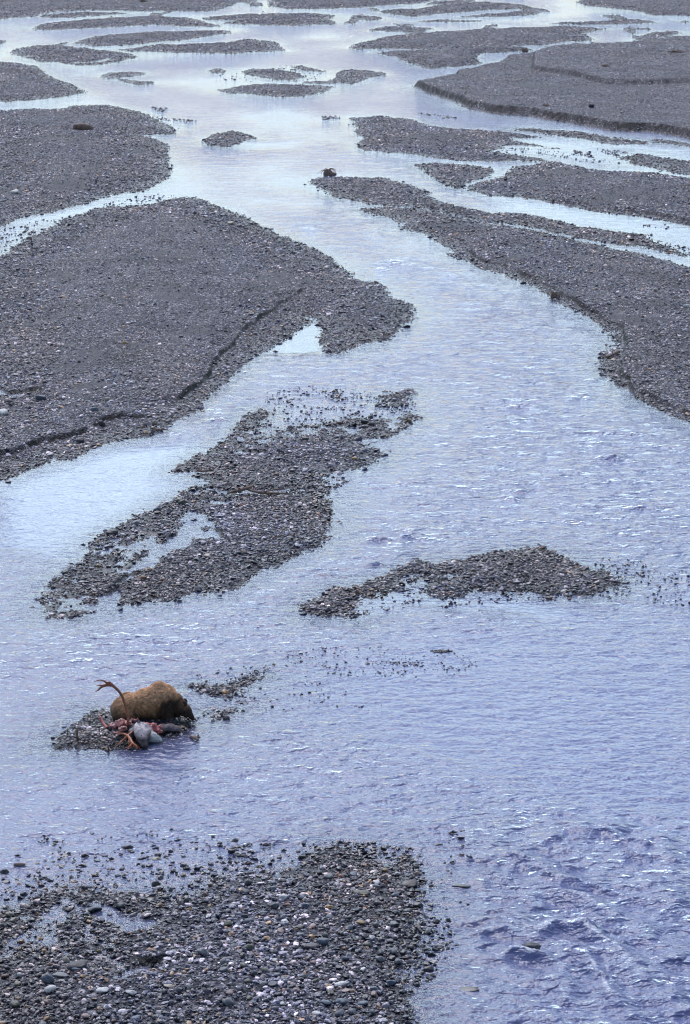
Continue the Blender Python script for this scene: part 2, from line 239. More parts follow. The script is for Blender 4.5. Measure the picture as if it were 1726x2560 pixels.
 (0.24,3.2,1.1,[(-7.41,47.34),(-6.91,47.53),(-6.66,47.61),(-6.36,47.72),(-6.32,48.10),(-6.11,48.27),(-5.77,48.38),(-5.44,48.66),(-5.18,48.83),(-4.90,48.72),(-4.54,48.72),(-4.13,48.61),(-3.89,48.44),(-3.78,48.10),(-3.59,47.99),(-3.70,48.33),(-3.44,48.38),(-3.08,48.44),(-3.02,48.89),(-2.75,49.00),(-2.59,49.29),(-2.22,49.35),(-1.86,49.24),(-1.50,49.47),(-1.23,49.70),(-0.87,49.94),(-0.68,50.18),(-0.32,50.54),(-0.93,49.91),(-0.66,50.07),(-0.38,50.34),(-0.11,50.79),(0.20,50.83),(0.48,50.70),(0.72,50.25),(0.90,50.11),(1.18,50.09),(1.27,49.78),(1.20,49.39),(1.49,49.13),(1.22,48.88),(1.31,48.37),(1.46,48.04),(1.29,47.72),(1.32,47.39),(1.28,47.07),(1.38,46.92),(1.23,46.45),(1.12,46.06),(1.27,45.69),(1.08,45.39),(1.38,45.02),(1.10,44.87),(0.97,44.51),(1.21,44.23),(1.20,43.98),(0.95,43.60),(1.05,42.85),(1.04,42.13),(0.89,40.56),(-3.77,40.63),(-6.76,40.63)],None),
 (0.2,0.7,0.25,[(-6.84,57.29),(-6.86,58.00),(-6.61,57.96),(-6.47,58.40),(-6.55,58.88),(-6.34,59.05),(-6.09,58.72),(-6.09,59.21),(-6.22,59.71),(-6.06,60.09),(-5.80,59.71),(-5.56,59.46),(-4.73,59.37),(-4.19,59.54),(-3.65,59.21),(-3.65,58.88),(-3.85,58.56),(-3.95,58.40),(-4.37,58.23),(-4.77,58.08),(-4.86,57.60),(-5.24,57.33),(-5.65,57.44),(-5.98,57.52),(-6.34,57.60),(-6.44,57.29),(-6.69,57.17)],None),
 (0.06,0.5,1.2,[(-3.32,59.72),(-3.10,60.15),(-2.77,60.21),(-2.87,59.78),(-3.13,59.55)],None),
 (0.06,0.5,1.2,[(-3.90,61.75),(-3.52,61.89),(-2.96,62.03),(-2.36,62.38),(-2.51,62.03),(-2.95,61.68),(-3.39,61.54)],None),
 (0.06,0.6,1.2,[(1.44,97.26),(1.84,97.73),(2.49,97.73),(2.51,96.95),(2.07,96.18),(2.19,95.57),(1.80,95.66),(1.88,96.18),(1.49,96.49)],None),
]
# low steps on top of the bars: (rise, outline)
STEPS = [
 (0.35,[(16.85,235.76),(19.70,231.34),(22.71,223.99),(26.06,221.57),(34.35,223.99),(44.15,289.41),(22.48,264.76),(18.34,253.91)]),
]
# shallow standing or running water lying on the bars: (depth, outline)
POOLS = [
 (0.06,[(-26.50,251.85),(-25.00,251.85),(-23.74,254.43),(-23.45,256.01),(-22.92,254.96),(-23.50,251.85),(-24.80,249.82),(-26.07,249.82)]),
 (0.05,[(-14.84,99.01),(-13.39,98.50),(-12.77,97.67),(-12.17,97.02),(-12.30,96.70),(-13.08,97.43),(-14.65,97.67)]),
 (0.06,[(-6.65,71.97),(-6.24,72.41),(-6.24,72.95),(-5.86,73.32),(-5.84,73.69),(-5.64,73.69),(-5.49,72.68),(-5.83,72.23),(-6.26,71.97)]),
 (0.06,[(-5.40,75.39),(-5.32,75.78),(-5.14,76.17),(-4.94,77.17),(-4.96,77.99),(-4.79,79.14),(-4.56,78.82),(-4.25,78.09),(-4.18,77.78),(-4.60,77.58),(-4.34,76.77),(-4.22,77.37),(-3.94,77.17),(-3.86,76.57),(-4.26,76.17),(-4.57,75.68),(-4.45,75.01),(-4.96,74.91)]),
 (0.05,[(-7.30,74.72),(-6.90,74.82),(-6.13,74.87),(-5.39,75.20),(-5.17,74.25),(-5.62,74.06),(-5.86,74.63),(-6.62,74.63),(-7.18,74.57)]),
 (0.05,[(-7.14,69.31),(-6.88,69.40),(-6.91,69.98),(-6.66,70.40),(-6.56,70.32),(-6.61,69.56),(-6.52,68.82),(-6.84,68.66),(-7.07,68.66)]),
 (0.03,[(-6.61,70.92),(-6.24,71.70),(-5.89,71.70),(-6.29,71.18),(-6.55,70.75)]),
 (0.03,[(-3.97,87.59),(-3.43,87.59),(-2.84,87.69),(-2.83,87.33),(-3.54,87.28),(-3.95,87.33)]),
 (0.03,[(-4.58,82.32),(-4.19,82.44),(-3.80,82.28),(-3.79,82.05),(-4.29,82.05)]),
 (0.03,[(-4.39,80.76),(-3.96,80.98),(-3.42,81.15),(-3.20,81.24),(-3.30,80.98),(-3.84,80.71),(-4.27,80.54)]),
 (0.06,[(-4.93,47.78),(-4.84,48.06),(-4.67,48.06),(-4.56,47.74),(-4.38,47.74),(-4.21,47.56),(-4.25,47.46),(-4.62,47.53),(-4.86,47.60)]),
 (0.055,[(-4.34,47.25),(-4.16,47.42),(-3.90,47.35),(-3.85,47.18),(-4.02,47.07),(-4.24,47.04)]),
 (0.055,[(-4.23,44.88),(-4.11,45.08),(-3.98,45.14),(-3.76,45.11),(-3.80,44.95),(-3.99,44.92),(-4.11,44.79)]),
 (0.055,[(-5.94,47.07),(-5.92,47.35),(-5.72,47.35),(-5.67,47.14),(-5.80,47.04)]),
 (0.03,[(2.84,72.12),(3.03,72.12),(2.99,71.82),(2.86,71.82)]),
]
# smooth silt and sand lying bare on the bars
SILT = [
 [(11.69,113.55),(12.25,113.39),(13.32,112.76),(14.69,112.29),(16.06,111.98),(15.94,111.06),(14.59,111.52),(13.52,111.98),(13.00,110.91),(12.46,111.06),(12.12,112.14)],
 [(-7.25,75.39),(-6.67,75.78),(-6.23,76.77),(-5.71,76.87),(-5.40,76.17),(-5.40,75.39),(-6.09,74.91),(-7.01,74.91)],
 [(-8.34,68.98),(-8.12,69.64),(-7.75,69.73),(-7.37,69.31),(-7.39,68.49),(-7.71,68.01),(-8.18,68.01)],
 [(-7.02,73.32),(-6.30,73.69),(-6.02,73.32),(-6.39,72.41),(-6.87,72.23)],
 [(13.36,223.99),(17.03,221.97),(20.54,219.01),(22.12,216.12),(18.35,215.18),(14.94,219.01)],
 [(24.11,220.97),(25.43,220.97),(25.80,216.12),(24.51,216.12)],
 [(9.30,218.04),(11.70,214.24),(13.71,211.47),(10.87,212.39)],
 [(-19.26,157.85),(-16.92,161.55),(-16.07,159.94),(-15.85,156.32),(-17.57,154.82)],
 [(12.70,168.09),(13.82,167.42),(14.81,165.44),(15.40,162.86),(16.51,160.97),(15.91,159.74),(14.05,162.23),(12.79,164.78)],
 [(-15.26,178.32),(-14.13,179.63),(-13.08,175.74),(-14.49,174.48)],
 [(2.61,176.96),(3.83,176.59),(5.89,175.12),(7.56,173.31),(5.00,174.25),(3.29,175.70)],
]
# stones standing out of shallow water: (outline, stones, smallest, largest radius)
SCATTER = [
 ([(-3.02,97.89),(-1.33,98.84),(0.66,98.20),(2.63,97.89),(2.77,93.65),(1.26,93.21),(-0.62,92.07),(-2.46,91.10),(-3.15,91.65)],520,.03,.09),
 ([(-1.42,84.07),(-0.29,84.42),(0.17,83.48),(-0.22,82.32),(-0.84,82.55),(-0.54,80.10),(-0.43,78.82),(-0.92,79.24),(-1.23,82.78)],170,.04,.11),
 ([(-0.23,70.25),(0.79,70.39),(1.94,70.79),(2.40,70.66),(2.32,69.46),(1.52,68.81),(0.40,67.67),(-0.04,67.67),(0.18,69.33)],130,.03,.08),
 ([(2.33,70.23),(7.84,70.57),(7.67,69.46),(4.98,69.36),(2.46,68.61)],110,.03,.08),
 ([(7.34,74.82),(8.27,74.07),(10.15,72.40),(9.66,68.61),(8.41,69.46),(7.44,70.34)],220,.025,.06),
 ([(-1.65,64.57),(0.03,65.26),(2.85,64.80),(3.56,63.67),(2.76,62.57),(0.37,62.57),(-1.34,63.00)],230,.018,.045),
 ([(2.18,64.74),(2.43,64.85),(2.88,64.74),(2.49,64.55)],70,.025,.05),
 ([(0.31,63.89),(2.11,63.78),(2.07,63.39),(0.38,63.61)],90,.02,.045),
 ([(-3.91,62.81),(-1.66,63.91),(-0.27,61.75),(1.27,60.38),(-1.56,59.72),(-2.45,60.38),(-3.48,61.23)],160,.02,.05),
 ([(-3.95,61.57),(-2.96,62.03),(-2.27,63.18),(-2.20,62.81),(-2.73,61.75),(-3.82,61.33)],160,.02,.05),
 ([(-2.84,61.75),(-2.26,61.06),(-2.45,60.38),(-3.02,60.72)],60,.02,.05),
 ([(-7.45,50.31),(-6.60,50.94),(-5.83,50.94),(-4.01,50.94),(-2.59,51.10),(-2.52,49.54),(-3.54,48.50),(-5.01,48.57),(-5.47,48.79),(-6.44,48.35),(-7.13,47.92)],330,.025,.08),
 ([(-2.78,51.54),(-1.89,51.26),(-1.02,51.36),(0.38,51.36),(1.39,51.08),(1.79,50.62),(1.40,50.09),(0.38,50.71),(-0.38,50.35),(-1.57,49.56),(-2.68,49.47)],330,.025,.08),
 ([(-6.84,51.75),(-4.70,51.92),(-2.64,52.25),(-2.59,51.10),(-4.60,50.78),(-6.45,51.02)],60,.025,.06),
 ([(1.34,50.27),(1.74,50.09),(1.68,48.21),(2.21,46.45),(2.18,45.84),(1.72,44.51),(1.39,43.81),(1.15,42.61),(1.11,44.51),(1.41,46.76)],160,.03,.09),
 ([(1.56,51.79),(2.64,52.18),(2.67,49.09),(2.20,46.15),(1.49,44.60),(1.34,46.15)],70,.03,.08),
 ([(-1.92,200.54),(-0.43,201.21),(-0.37,199.13),(-1.70,198.01)],60,.05,.12),
 ([(5.80,202.95),(6.78,202.46),(7.73,201.02),(8.85,199.32),(7.65,198.94),(6.33,200.83)],60,.05,.12),
 ([(12.51,191.45),(14.53,190.59),(17.29,189.73),(21.55,183.37),(21.16,181.55),(17.73,184.33),(14.35,188.04)],350,.05,.11),
 ([(15.79,177.71),(16.87,176.96),(16.80,174.39),(15.86,175.48)],40,.06,.15),
 ([(10.73,180.38),(14.49,178.09),(16.06,175.85),(18.52,170.14),(15.68,171.54),(13.06,176.59),(10.86,176.59)],120,.04,.1),
 ([(17.43,179.23),(19.37,177.34),(20.54,172.95),(19.79,170.14),(18.39,172.95)],200,.04,.1),
 ([(14.33,140.38),(15.63,139.43),(16.84,136.67),(18.19,134.00),(17.85,131.43),(15.72,134.00),(14.55,135.77)],260,.04,.11),
 ([(15.93,138.97),(16.76,138.97),(16.65,136.21),(15.88,136.67)],30,.05,.12),
 ([(16.47,142.56),(18.25,142.56),(18.04,140.86),(16.40,141.34)],12,.06,.14),
 ([(-10.00,155.32),(-11.61,155.32),(-14.02,152.37),(-14.58,148.61),(-16.31,143.29),(-17.07,144.59),(-19.07,140.77),(-17.95,132.20),(-16.92,135.97),(-17.17,143.29),(-15.92,145.46),(-13.69,148.61),(-11.91,150.47),(-9.69,152.37)],420,.04,.11),
 ([(-15.58,207.89),(-14.28,207.02),(-14.40,203.58),(-15.22,205.28)],40,.06,.13),
 ([(-14.85,200.25),(-13.04,198.63),(-11.27,197.35),(-12.05,196.24),(-14.00,197.83)],50,.06,.13),
 ([(-12.61,243.91),(-9.32,239.19),(-5.67,248.81),(-1.81,241.52),(-2.90,230.26),(-7.57,229.19),(-11.14,230.26)],120,.06,.14),
 ([(-6.87,57.13),(-6.87,58.08),(-6.56,59.05),(-6.23,60.13),(-5.75,59.79),(-4.71,59.21),(-4.19,59.54),(-3.59,59.21),(-3.64,58.72),(-4.36,58.08),(-4.83,57.13),(-5.89,57.13)],2300,.018,.05),
 ([(-6.55,58.96),(-6.34,59.05),(-6.09,58.72),(-5.93,58.08),(-5.70,57.92),(-5.44,57.44),(-5.98,57.48),(-6.32,57.68),(-6.47,58.40)],600,.02,.065),
 ([(-6.22,59.79),(-6.05,60.04),(-5.80,59.71),(-5.76,59.29),(-6.09,59.29)],90,.03,.075),
 ([(-4.72,59.29),(-4.18,59.50),(-3.65,59.21),(-3.78,58.72),(-4.54,58.72)],170,.03,.07),
 ([(-3.72,58.08),(-3.50,58.15),(-3.50,57.76),(-3.65,57.92)],20,.03,.06),
 ([(-5.75,57.29),(-5.53,57.29),(-5.56,57.02)],8,.03,.06),
]
# how rough the water runs: (0..1, outline)
CHOP = [
 (0.03,[(-11.93,82.55),(-10.61,84.66),(-8.61,87.90),(-5.72,89.20),(-4.77,88.16),(-5.75,84.90),(-5.32,82.55),(-6.21,79.45),(-7.53,76.17),(-8.25,73.14),(-10.85,74.63)]),
 (0.10,[(-0.35,70.52),(2.32,70.66),(2.29,69.72),(4.93,69.72),(7.04,68.17),(6.83,65.97),(3.38,68.68),(1.52,68.68),(0.25,67.67)]),
 (0.22,[(-1.54,63.54),(1.38,66.22),(10.12,69.12),(8.40,52.16),(4.99,52.68),(2.20,55.71),(-1.76,59.06)]),
 (0.06,[(1.03,178.09),(4.96,172.95),(8.33,171.54),(10.41,168.09),(10.12,163.18),(8.77,163.49),(9.64,167.42),(6.60,170.84),(3.24,172.95)]),
 (0.05,[(8.78,154.50),(11.61,151.13),(15.64,146.34),(20.01,140.86),(18.73,131.43),(16.28,138.97),(12.46,143.30),(8.44,148.43)]),
 (0.05,[(12.75,185.15),(18.41,181.94),(25.21,178.85),(24.12,170.84),(18.92,178.09),(18.37,168.77),(13.23,172.95),(9.99,176.59)]),
 (0.05,[(-10.03,186.51),(-6.22,182.32),(-2.64,183.70),(-3.33,178.32),(-7.10,177.02),(-10.05,180.97)]),
 (0.05,[(-5.36,160.61),(-2.35,162.77),(-0.11,153.47),(-2.25,155.44)]),
 (0.05,[(-10.07,156.32),(-12.95,155.32),(-19.40,143.29),(-17.67,130.04),(-16.73,141.60),(-10.02,151.41)]),
 (0.02,[(-3.39,105.18),(-2.73,108.59),(-1.64,112.23),(-0.86,111.70),(-0.91,105.65),(-1.73,105.08)]),
 (0.10,[(-28.41,212.39),(-22.85,221.97),(-19.19,210.57),(-14.51,195.46),(-19.03,208.78),(-27.49,205.28)]),
 (0.62,[(-5.78,149.65),(0.37,134.53),(4.82,128.72),(8.49,117.26),(11.41,109.61),(10.65,98.50),(12.74,92.22),(13.82,89.35),(11.12,70.88),(8.16,74.17),(5.58,75.16),(1.51,72.72),(-0.19,74.17),(0.23,79.96),(2.82,90.77),(2.94,101.07),(3.30,113.86),(1.65,124.67),(-0.09,130.13)]),
 (0.58,[(-10.54,67.85),(-8.42,67.43),(-5.95,68.48),(-2.84,70.88),(-0.32,74.66),(0.98,72.25),(-1.28,68.26),(0.19,67.02),(-3.83,63.54),(-5.50,62.81),(-9.66,61.75)]),
 (0.45,[(-9.66,61.75),(-3.81,63.18),(-3.80,59.06),(-1.53,58.43),(1.17,55.42),(3.14,54.29),(1.11,52.16),(-4.64,52.16),(-8.32,52.42)]),
 (0.8,[(-5.91,92.22),(-5.32,96.45),(-4.99,100.20),(-3.87,98.50),(-4.29,92.22),(-4.95,89.35)]),
 (0.66,[(2.06,51.91),(4.53,52.94),(5.96,52.68),(8.32,51.65),(6.70,40.49),(1.12,40.49),(1.45,44.00),(1.87,46.59)]),
]
# standing waves and breaking crests: (height, half width, foam 0..1, crest line)
CRESTS = [
 (0.15,.26,.9,[(4.02,48.78),(4.26,48.78),(4.56,48.60),(4.85,48.34),(5.11,47.79),(5.31,47.45),(5.36,47.12)]),
 (0.15,.26,.8,[(3.07,46.95),(3.23,47.28),(3.40,47.28),(3.58,46.91),(3.80,46.71),(3.98,46.95),(4.26,47.03),(4.49,46.99),(4.74,46.75),(5.03,46.30),(5.26,45.99),(5.40,45.36),(5.50,44.83),(5.64,44.60)]),
 (0.11,.22,.7,[(3.86,46.23),(4.19,46.15),(4.43,45.91),(4.67,45.59),(4.76,45.21),(4.81,44.68),(4.89,44.23),(4.97,43.72),(5.07,43.51),(5.21,43.01)]),
 (0.09,.18,1.0,[(2.72,45.44),(2.96,45.56),(3.17,45.71),(3.37,45.83),(3.55,45.63),(3.81,45.56),(4.08,45.21),(4.16,44.60)]),
 (0.08,.2,.55,[(3.56,44.72),(3.86,44.53),(4.05,44.01),(4.16,43.51),(4.28,43.08)]),
 (0.16,.35,.1,[(6.10,51.02),(6.38,51.21),(6.67,51.50),(6.90,51.02),(7.17,50.55)]),
 (0.08,.25,.3,[(6.02,50.59),(6.14,50.64),(6.70,50.55),(6.79,49.81)]),
 (0.08,.25,.4,[(5.92,44.01),(6.00,43.87),(6.16,43.94),(6.35,44.16)]),
 (0.08,.25,.4,[(6.10,43.43),(6.23,43.19),(6.43,43.08)]),
 (0.08,.2,.5,[(2.42,47.41),(2.58,47.20),(2.85,47.20),(3.04,46.95)]),
 (0.09,.2,.5,[(2.54,46.39),(2.65,46.59),(2.96,46.67),(3.22,46.63)]),
 (0.12,.3,.15,[(2.83,49.35),(3.05,49.62),(3.20,49.62),(3.38,49.18)]),
 (0.15,.35,.1,[(3.92,48.91),(4.25,49.53),(4.45,49.44),(4.76,48.91)]),
 (0.1,.3,.1,[(3.39,50.45),(3.68,50.55),(3.95,50.27),(4.22,50.08)]),
 (0.06,.15,.8,[(3.78,49.94),(4.11,49.99)]),
 (0.12,.4,.0,[(4.66,51.99),(4.94,52.28),(5.14,51.99)]),
 (0.12,.4,.15,[(5.48,52.08),(5.78,52.13),(6.12,51.89)]),
 (0.08,.3,.2,[(4.20,51.69),(4.49,51.69),(4.70,51.55)]),
 (0.09,.3,.2,[(5.76,47.20),(5.92,46.79),(5.98,46.15)]),
 (0.09,.35,.1,[(6.37,48.38),(6.58,48.13),(6.71,47.79)]),
 (0.12,.4,.05,[(6.06,45.21),(6.36,45.52),(6.60,45.36)]),
 (0.10,.3,.25,[(4.25,44.53),(4.34,44.16),(4.55,43.65)]),
 (0.12,.4,.9,[(1.87,129.45),(2.33,129.98),(2.84,129.57),(3.29,129.08),(4.23,128.07)]),
 (0.10,.35,.7,[(1.58,127.04),(1.96,127.28),(2.34,126.97)]),
 (0.12,.35,.6,[(5.01,125.03),(5.28,125.41),(5.50,124.65)]),
 (0.12,.35,.9,[(5.80,121.61),(6.00,121.97),(6.22,121.50)]),
 (0.10,.3,.5,[(-2.29,141.83),(-1.86,141.58),(-1.50,140.86)]),
 (0.10,.3,.5,[(1.39,140.86),(1.67,140.38),(1.83,137.12)]),
 (0.12,.35,.35,[(6.01,94.97),(6.63,95.36),(7.10,94.97),(7.39,94.39)]),
 (0.10,.3,.3,[(5.62,92.50),(6.10,93.70),(6.37,92.68),(6.97,93.05),(7.58,92.50)]),
 (0.12,.35,.3,[(8.66,96.55),(9.05,97.16),(9.42,96.55)]),
 (0.10,.3,.3,[(9.55,99.88),(10.03,100.31)]),
 (0.12,.35,.05,[(8.29,89.44),(8.78,89.61),(9.18,88.92)]),
 (0.10,.35,.1,[(8.73,86.57),(9.24,87.06),(9.57,86.57)]),
 (0.10,.3,.3,[(5.61,82.20),(5.83,82.20),(6.03,81.90)]),
 (0.10,.3,.3,[(5.11,81.03),(5.40,81.17),(5.66,80.74)]),
 (0.10,.3,.7,[(0.61,75.77),(0.95,76.08),(1.22,76.21),(1.46,75.95)]),
 (0.07,.2,.7,[(1.70,76.21),(2.04,76.47)]),
 (0.08,.25,.7,[(-5.29,94.19),(-4.90,94.77),(-4.59,94.39)]),
 (0.08,.25,.5,[(-5.13,92.68),(-4.81,92.87),(-4.31,92.68)]),
 (0.08,.25,.5,[(-4.67,96.96),(-4.32,96.76)]),
 (0.08,.25,.4,[(-6.30,90.67),(-6.13,90.50),(-5.87,90.14)]),
 (0.08,.25,.2,[(0.58,72.74),(0.82,73.17),(1.14,73.17)]),
 (0.08,.25,.5,[(-0.67,72.17),(-0.57,71.96)]),
]

# gravel so low that the water stands between its stones
FLOOD = [
 [(-7.19,47.92),(-6.43,48.28),(-5.30,48.57),(-3.84,48.64),(-3.38,48.28),(-3.65,47.07),(-4.13,46.66),(-3.75,45.33),(-3.70,44.76),(-4.37,44.63),(-4.89,44.95),(-5.42,44.88),(-6.17,44.95),(-6.84,45.33)],
 [(-2.70,49.82),(-1.57,49.65),(-0.86,50.09),(-0.59,50.09),(-1.32,49.30),(-2.00,49.30),(-2.66,48.96)],
 [(1.06,50.35),(1.47,50.09),(1.67,48.96),(1.60,47.55),(1.44,46.45),(1.47,45.54),(1.33,43.81),(1.18,42.45),(1.04,43.12),(1.14,45.99),(1.09,48.37)],
 [(-4.26,90.28),(-3.06,94.82),(-2.78,91.65),(-1.85,91.37),(2.52,93.65),(2.73,92.21),(1.21,90.01),(-1.81,89.47),(-4.15,87.64)],
 [(-1.42,83.71),(0.00,85.15),(-0.11,81.87),(-0.43,78.82),(-1.08,79.24),(-1.27,81.64)],
 [(-5.26,81.64),(-4.21,82.78),(-2.24,82.55),(-1.11,81.87),(-1.65,80.76),(-3.83,80.54),(-5.17,80.10)],
 [(-7.70,75.78),(-7.08,76.97),(-5.48,76.57),(-5.13,79.45),(-4.05,79.45),(-3.65,76.57),(-5.28,73.50),(-6.33,71.70),(-7.02,71.70),(-7.52,73.87)],
 [(-8.94,70.49),(-8.11,72.77),(-7.32,71.70),(-6.96,69.98),(-7.25,68.01),(-8.41,67.54)],
 [(0.19,70.57),(2.26,72.16),(3.11,72.40),(3.07,71.47),(2.40,70.57),(0.63,69.90)],
]
def terrain(X, Y):
    """height of the river bed above the water, and how gravelly it is"""
    zc = zcam(Y)
    a = 0.0042 * zc
    wx = X + a * fbm(X / (a * 5), Y / (a * 9), 3); wy = Y + 3 * a * fbm(X / (a * 5) + 31, Y / (a * 9), 5)
    k = 1.0 / 0.35
    wob = 0.045 * fbm(X * 0.8, Y * 0.7, 11) + 0.03 * fbm(X * 3, Y * 3, 12, 2)
    h = np.full(X.shape, -0.32); dens = np.zeros(X.shape)
    for H, wd, dn, pts, cut in BARS:
        d = poly_sd(wx, wy, pts, 8.0)
        hb = np.where(d > 0, H * smooth(d / (2 * wd)) ** 0.8 + 0.022 * smooth(d / 0.2), -0.28 * (1 - np.exp(np.minimum(d, 0) / 2.6)) - 0.012 * smooth(-d / 0.3))
        if cut is not None:
            cut, *runs = cut
            c = poly_sd(wx, wy, cut, 8.0) + 0.22 * fbm(X * 0.9, Y * 0.5, 14, 3)
            dl = np.minimum.reduce([line_d(wx, wy, cut[i0:i1], 4.0)[0] for i0, i1 in runs])
            wcc = smooth((3.0 - dl) / 1.6) * smooth(0.8 + 1.1 * fbm(X * 0.5 + 7, Y * 0.3, 15, 2))
            up = np.where(d > 0, 0.45 * H + 0.55 * H * smooth(d / (2 * wd)), hb)
            t = smooth((c + 0.06) / 0.12)
            low = np.minimum(hb, 0.16 * smooth(d / 0.8) + 0.02)
            hb = hb * (1 - wcc) + wcc * np.where(d > 0, low * (1 - t) + np.maximum(up, low) * t, hb)
        h = np.maximum(h, hb)
        dens = np.maximum(dens, dn * smooth((d + 0.7) / 0.7))
    for r, pts in STEPS:
        h = h + np.where(h > 0.2, r * smooth((poly_sd(wx, wy, pts, 8.0) + .1) / .3), 0)
    for pts in FLOOD:
        m = smooth((poly_sd(wx, wy, pts, 3.0) + 0.1) / 0.5)
        h = h * (1 - m) + np.minimum(h, -0.004 + 0.08 * fbm(X * 1.9, Y * 1.2, 16, 3)) * m
    st = smooth((fbm(X / 5 + 3, Y / 20 + 1, 17, 3) - 0.34) / 0.12) * smooth((Y - 255) / 20)      # thin shoals far up the river
    h = np.maximum(h, np.where(st > 0.05, -0.10 + 0.15 * st, -1)); dens = np.maximum(dens, 0.55 * st)
    for dp, pts in POOLS:
        d = poly_sd(wx, wy, pts, 3.0) + 0.3 * fbm(X * 1.8, Y * 1.2, 13, 3)
        m = smooth((d + 0.22) / 0.25)
        h = h * (1 - m) - dp * m; dens = dens * (1 - 0.8 * m)
    # beyond what the photograph shows: more braided bars
    tside = np.abs(X) / zc
    out = np.maximum(smooth((tside - 0.152) / 0.01), np.maximum(smooth((Y - 372) / 15), smooth((40 - Y) / 2)))
    br = fbm(X / 26 + 5, Y / 60 + 2, 21, 4)
    hg = np.clip(br * 1.6 - 0.05, -0.32, 0.5)
    hg = np.where(Y < 20, 0.3 + (20 - Y) * 0.25, hg)
    h = h * (1 - out) + hg * out
    dens = dens * (1 - out) + out * (hg > 0)
    h = h + np.where(h > -0.1, wob * smooth((h + 0.1) / 0.12), 0)
    return h, dens

def fan_grid(step, v0, v1, tmax):
    """rows and columns of a ground sheet whose mesh gets coarser with distance from the place it is seen from"""
    v = np.arange(v0, v1, -step)
    yv = (v - 1280) / 6400.0
    dep = PITCH + np.arctan(yv)
    Yr = CAM_H / np.tan(dep)
    near = np.array([-60, -20, 0, 12, 22, 30, 33.0])
    far = np.geomspace(Yr[-1] * 1.05, 3500, 26)
    Yr = np.concatenate([near[near < Yr[0] - 1], Yr, far])
    ds = step / 6400.0
    t = np.arange(-tmax, tmax, ds)
    side = tmax + np.geomspace(ds * 2, 2.6, 40)
    t = np.concatenate([-side[::-1], t, side])
    zc = zcam(Yr)
    X = zc[:, None] * t[None, :]
    Y = np.repeat(Yr[:, None], len(t), 1)
    return X, Y

def grid_faces(nr, nc):
    i = np.arange(nr - 1)[:, None] * nc + np.arange(nc - 1)[None, :]
    return np.stack([i, i + 1, i + nc + 1, i + nc], -1).reshape(-1, 4)

# ---------------------------------------------------------------- materials of the ground and the stones
def stone_mat(name, base=None, use_attr=None, rough=0.62):
    m, nt, b = mat_new(name)
    tc = N(nt, 'ShaderNodeTexCoord')
    if use_attr:
        a = N(nt, 'ShaderNodeAttribute', attribute_name=use_attr); c = a.outputs['Color']
    else:
        oi = N(nt, 'ShaderNodeObjectInfo')
        c = mixc(nt, 1.0, base, ramp(nt, oi.outputs['Random'], [(0, (.7, .7, .72)), (1, (1.25, 1.25, 1.2))]), 'MULTIPLY')
    g = N(nt, 'ShaderNodeNewGeometry')
    n1 = N(nt, 'ShaderNodeTexNoise', Scale=28.0, Detail=4.0); nt.links.new(g.outputs['Position'], n1.inputs['Vector'])
    c = mixc(nt, 1.0, c, ramp(nt, n1.outputs['Fac'], [(.3, (.62, .62, .62)), (.7, (1.3, 1.3, 1.3))]), 'MULTIPLY')
    sep = N(nt, 'ShaderNodeSeparateXYZ'); nt.links.new(g.outputs['Position'], sep.inputs[0])
    wet = mapr(nt, sep.outputs[2], 0.03, 0.10, 1.0, 0.0)      # the tide mark: stones are wet and darker just above the water
    c = mixc(nt, wet, c, mixc(nt, 1.0, c, (.5, .5, .5), 'MULTIPLY'))
    nt.links.new(c, b.inputs['Base Color'])
    nt.links.new(mapr(nt, wet, 0, 1, rough, 0.32), b.inputs['Roughness']); b.inputs['Specular IOR Level'].default_value = 0.55
    bp = N(nt, 'ShaderNodeBump', Strength=0.5, Distance=0.01); nt.links.new(n1.outputs['Fac'], bp.inputs['Height'])
    nt.links.new(bp.outputs[0], b.inputs['Normal'])
    return m

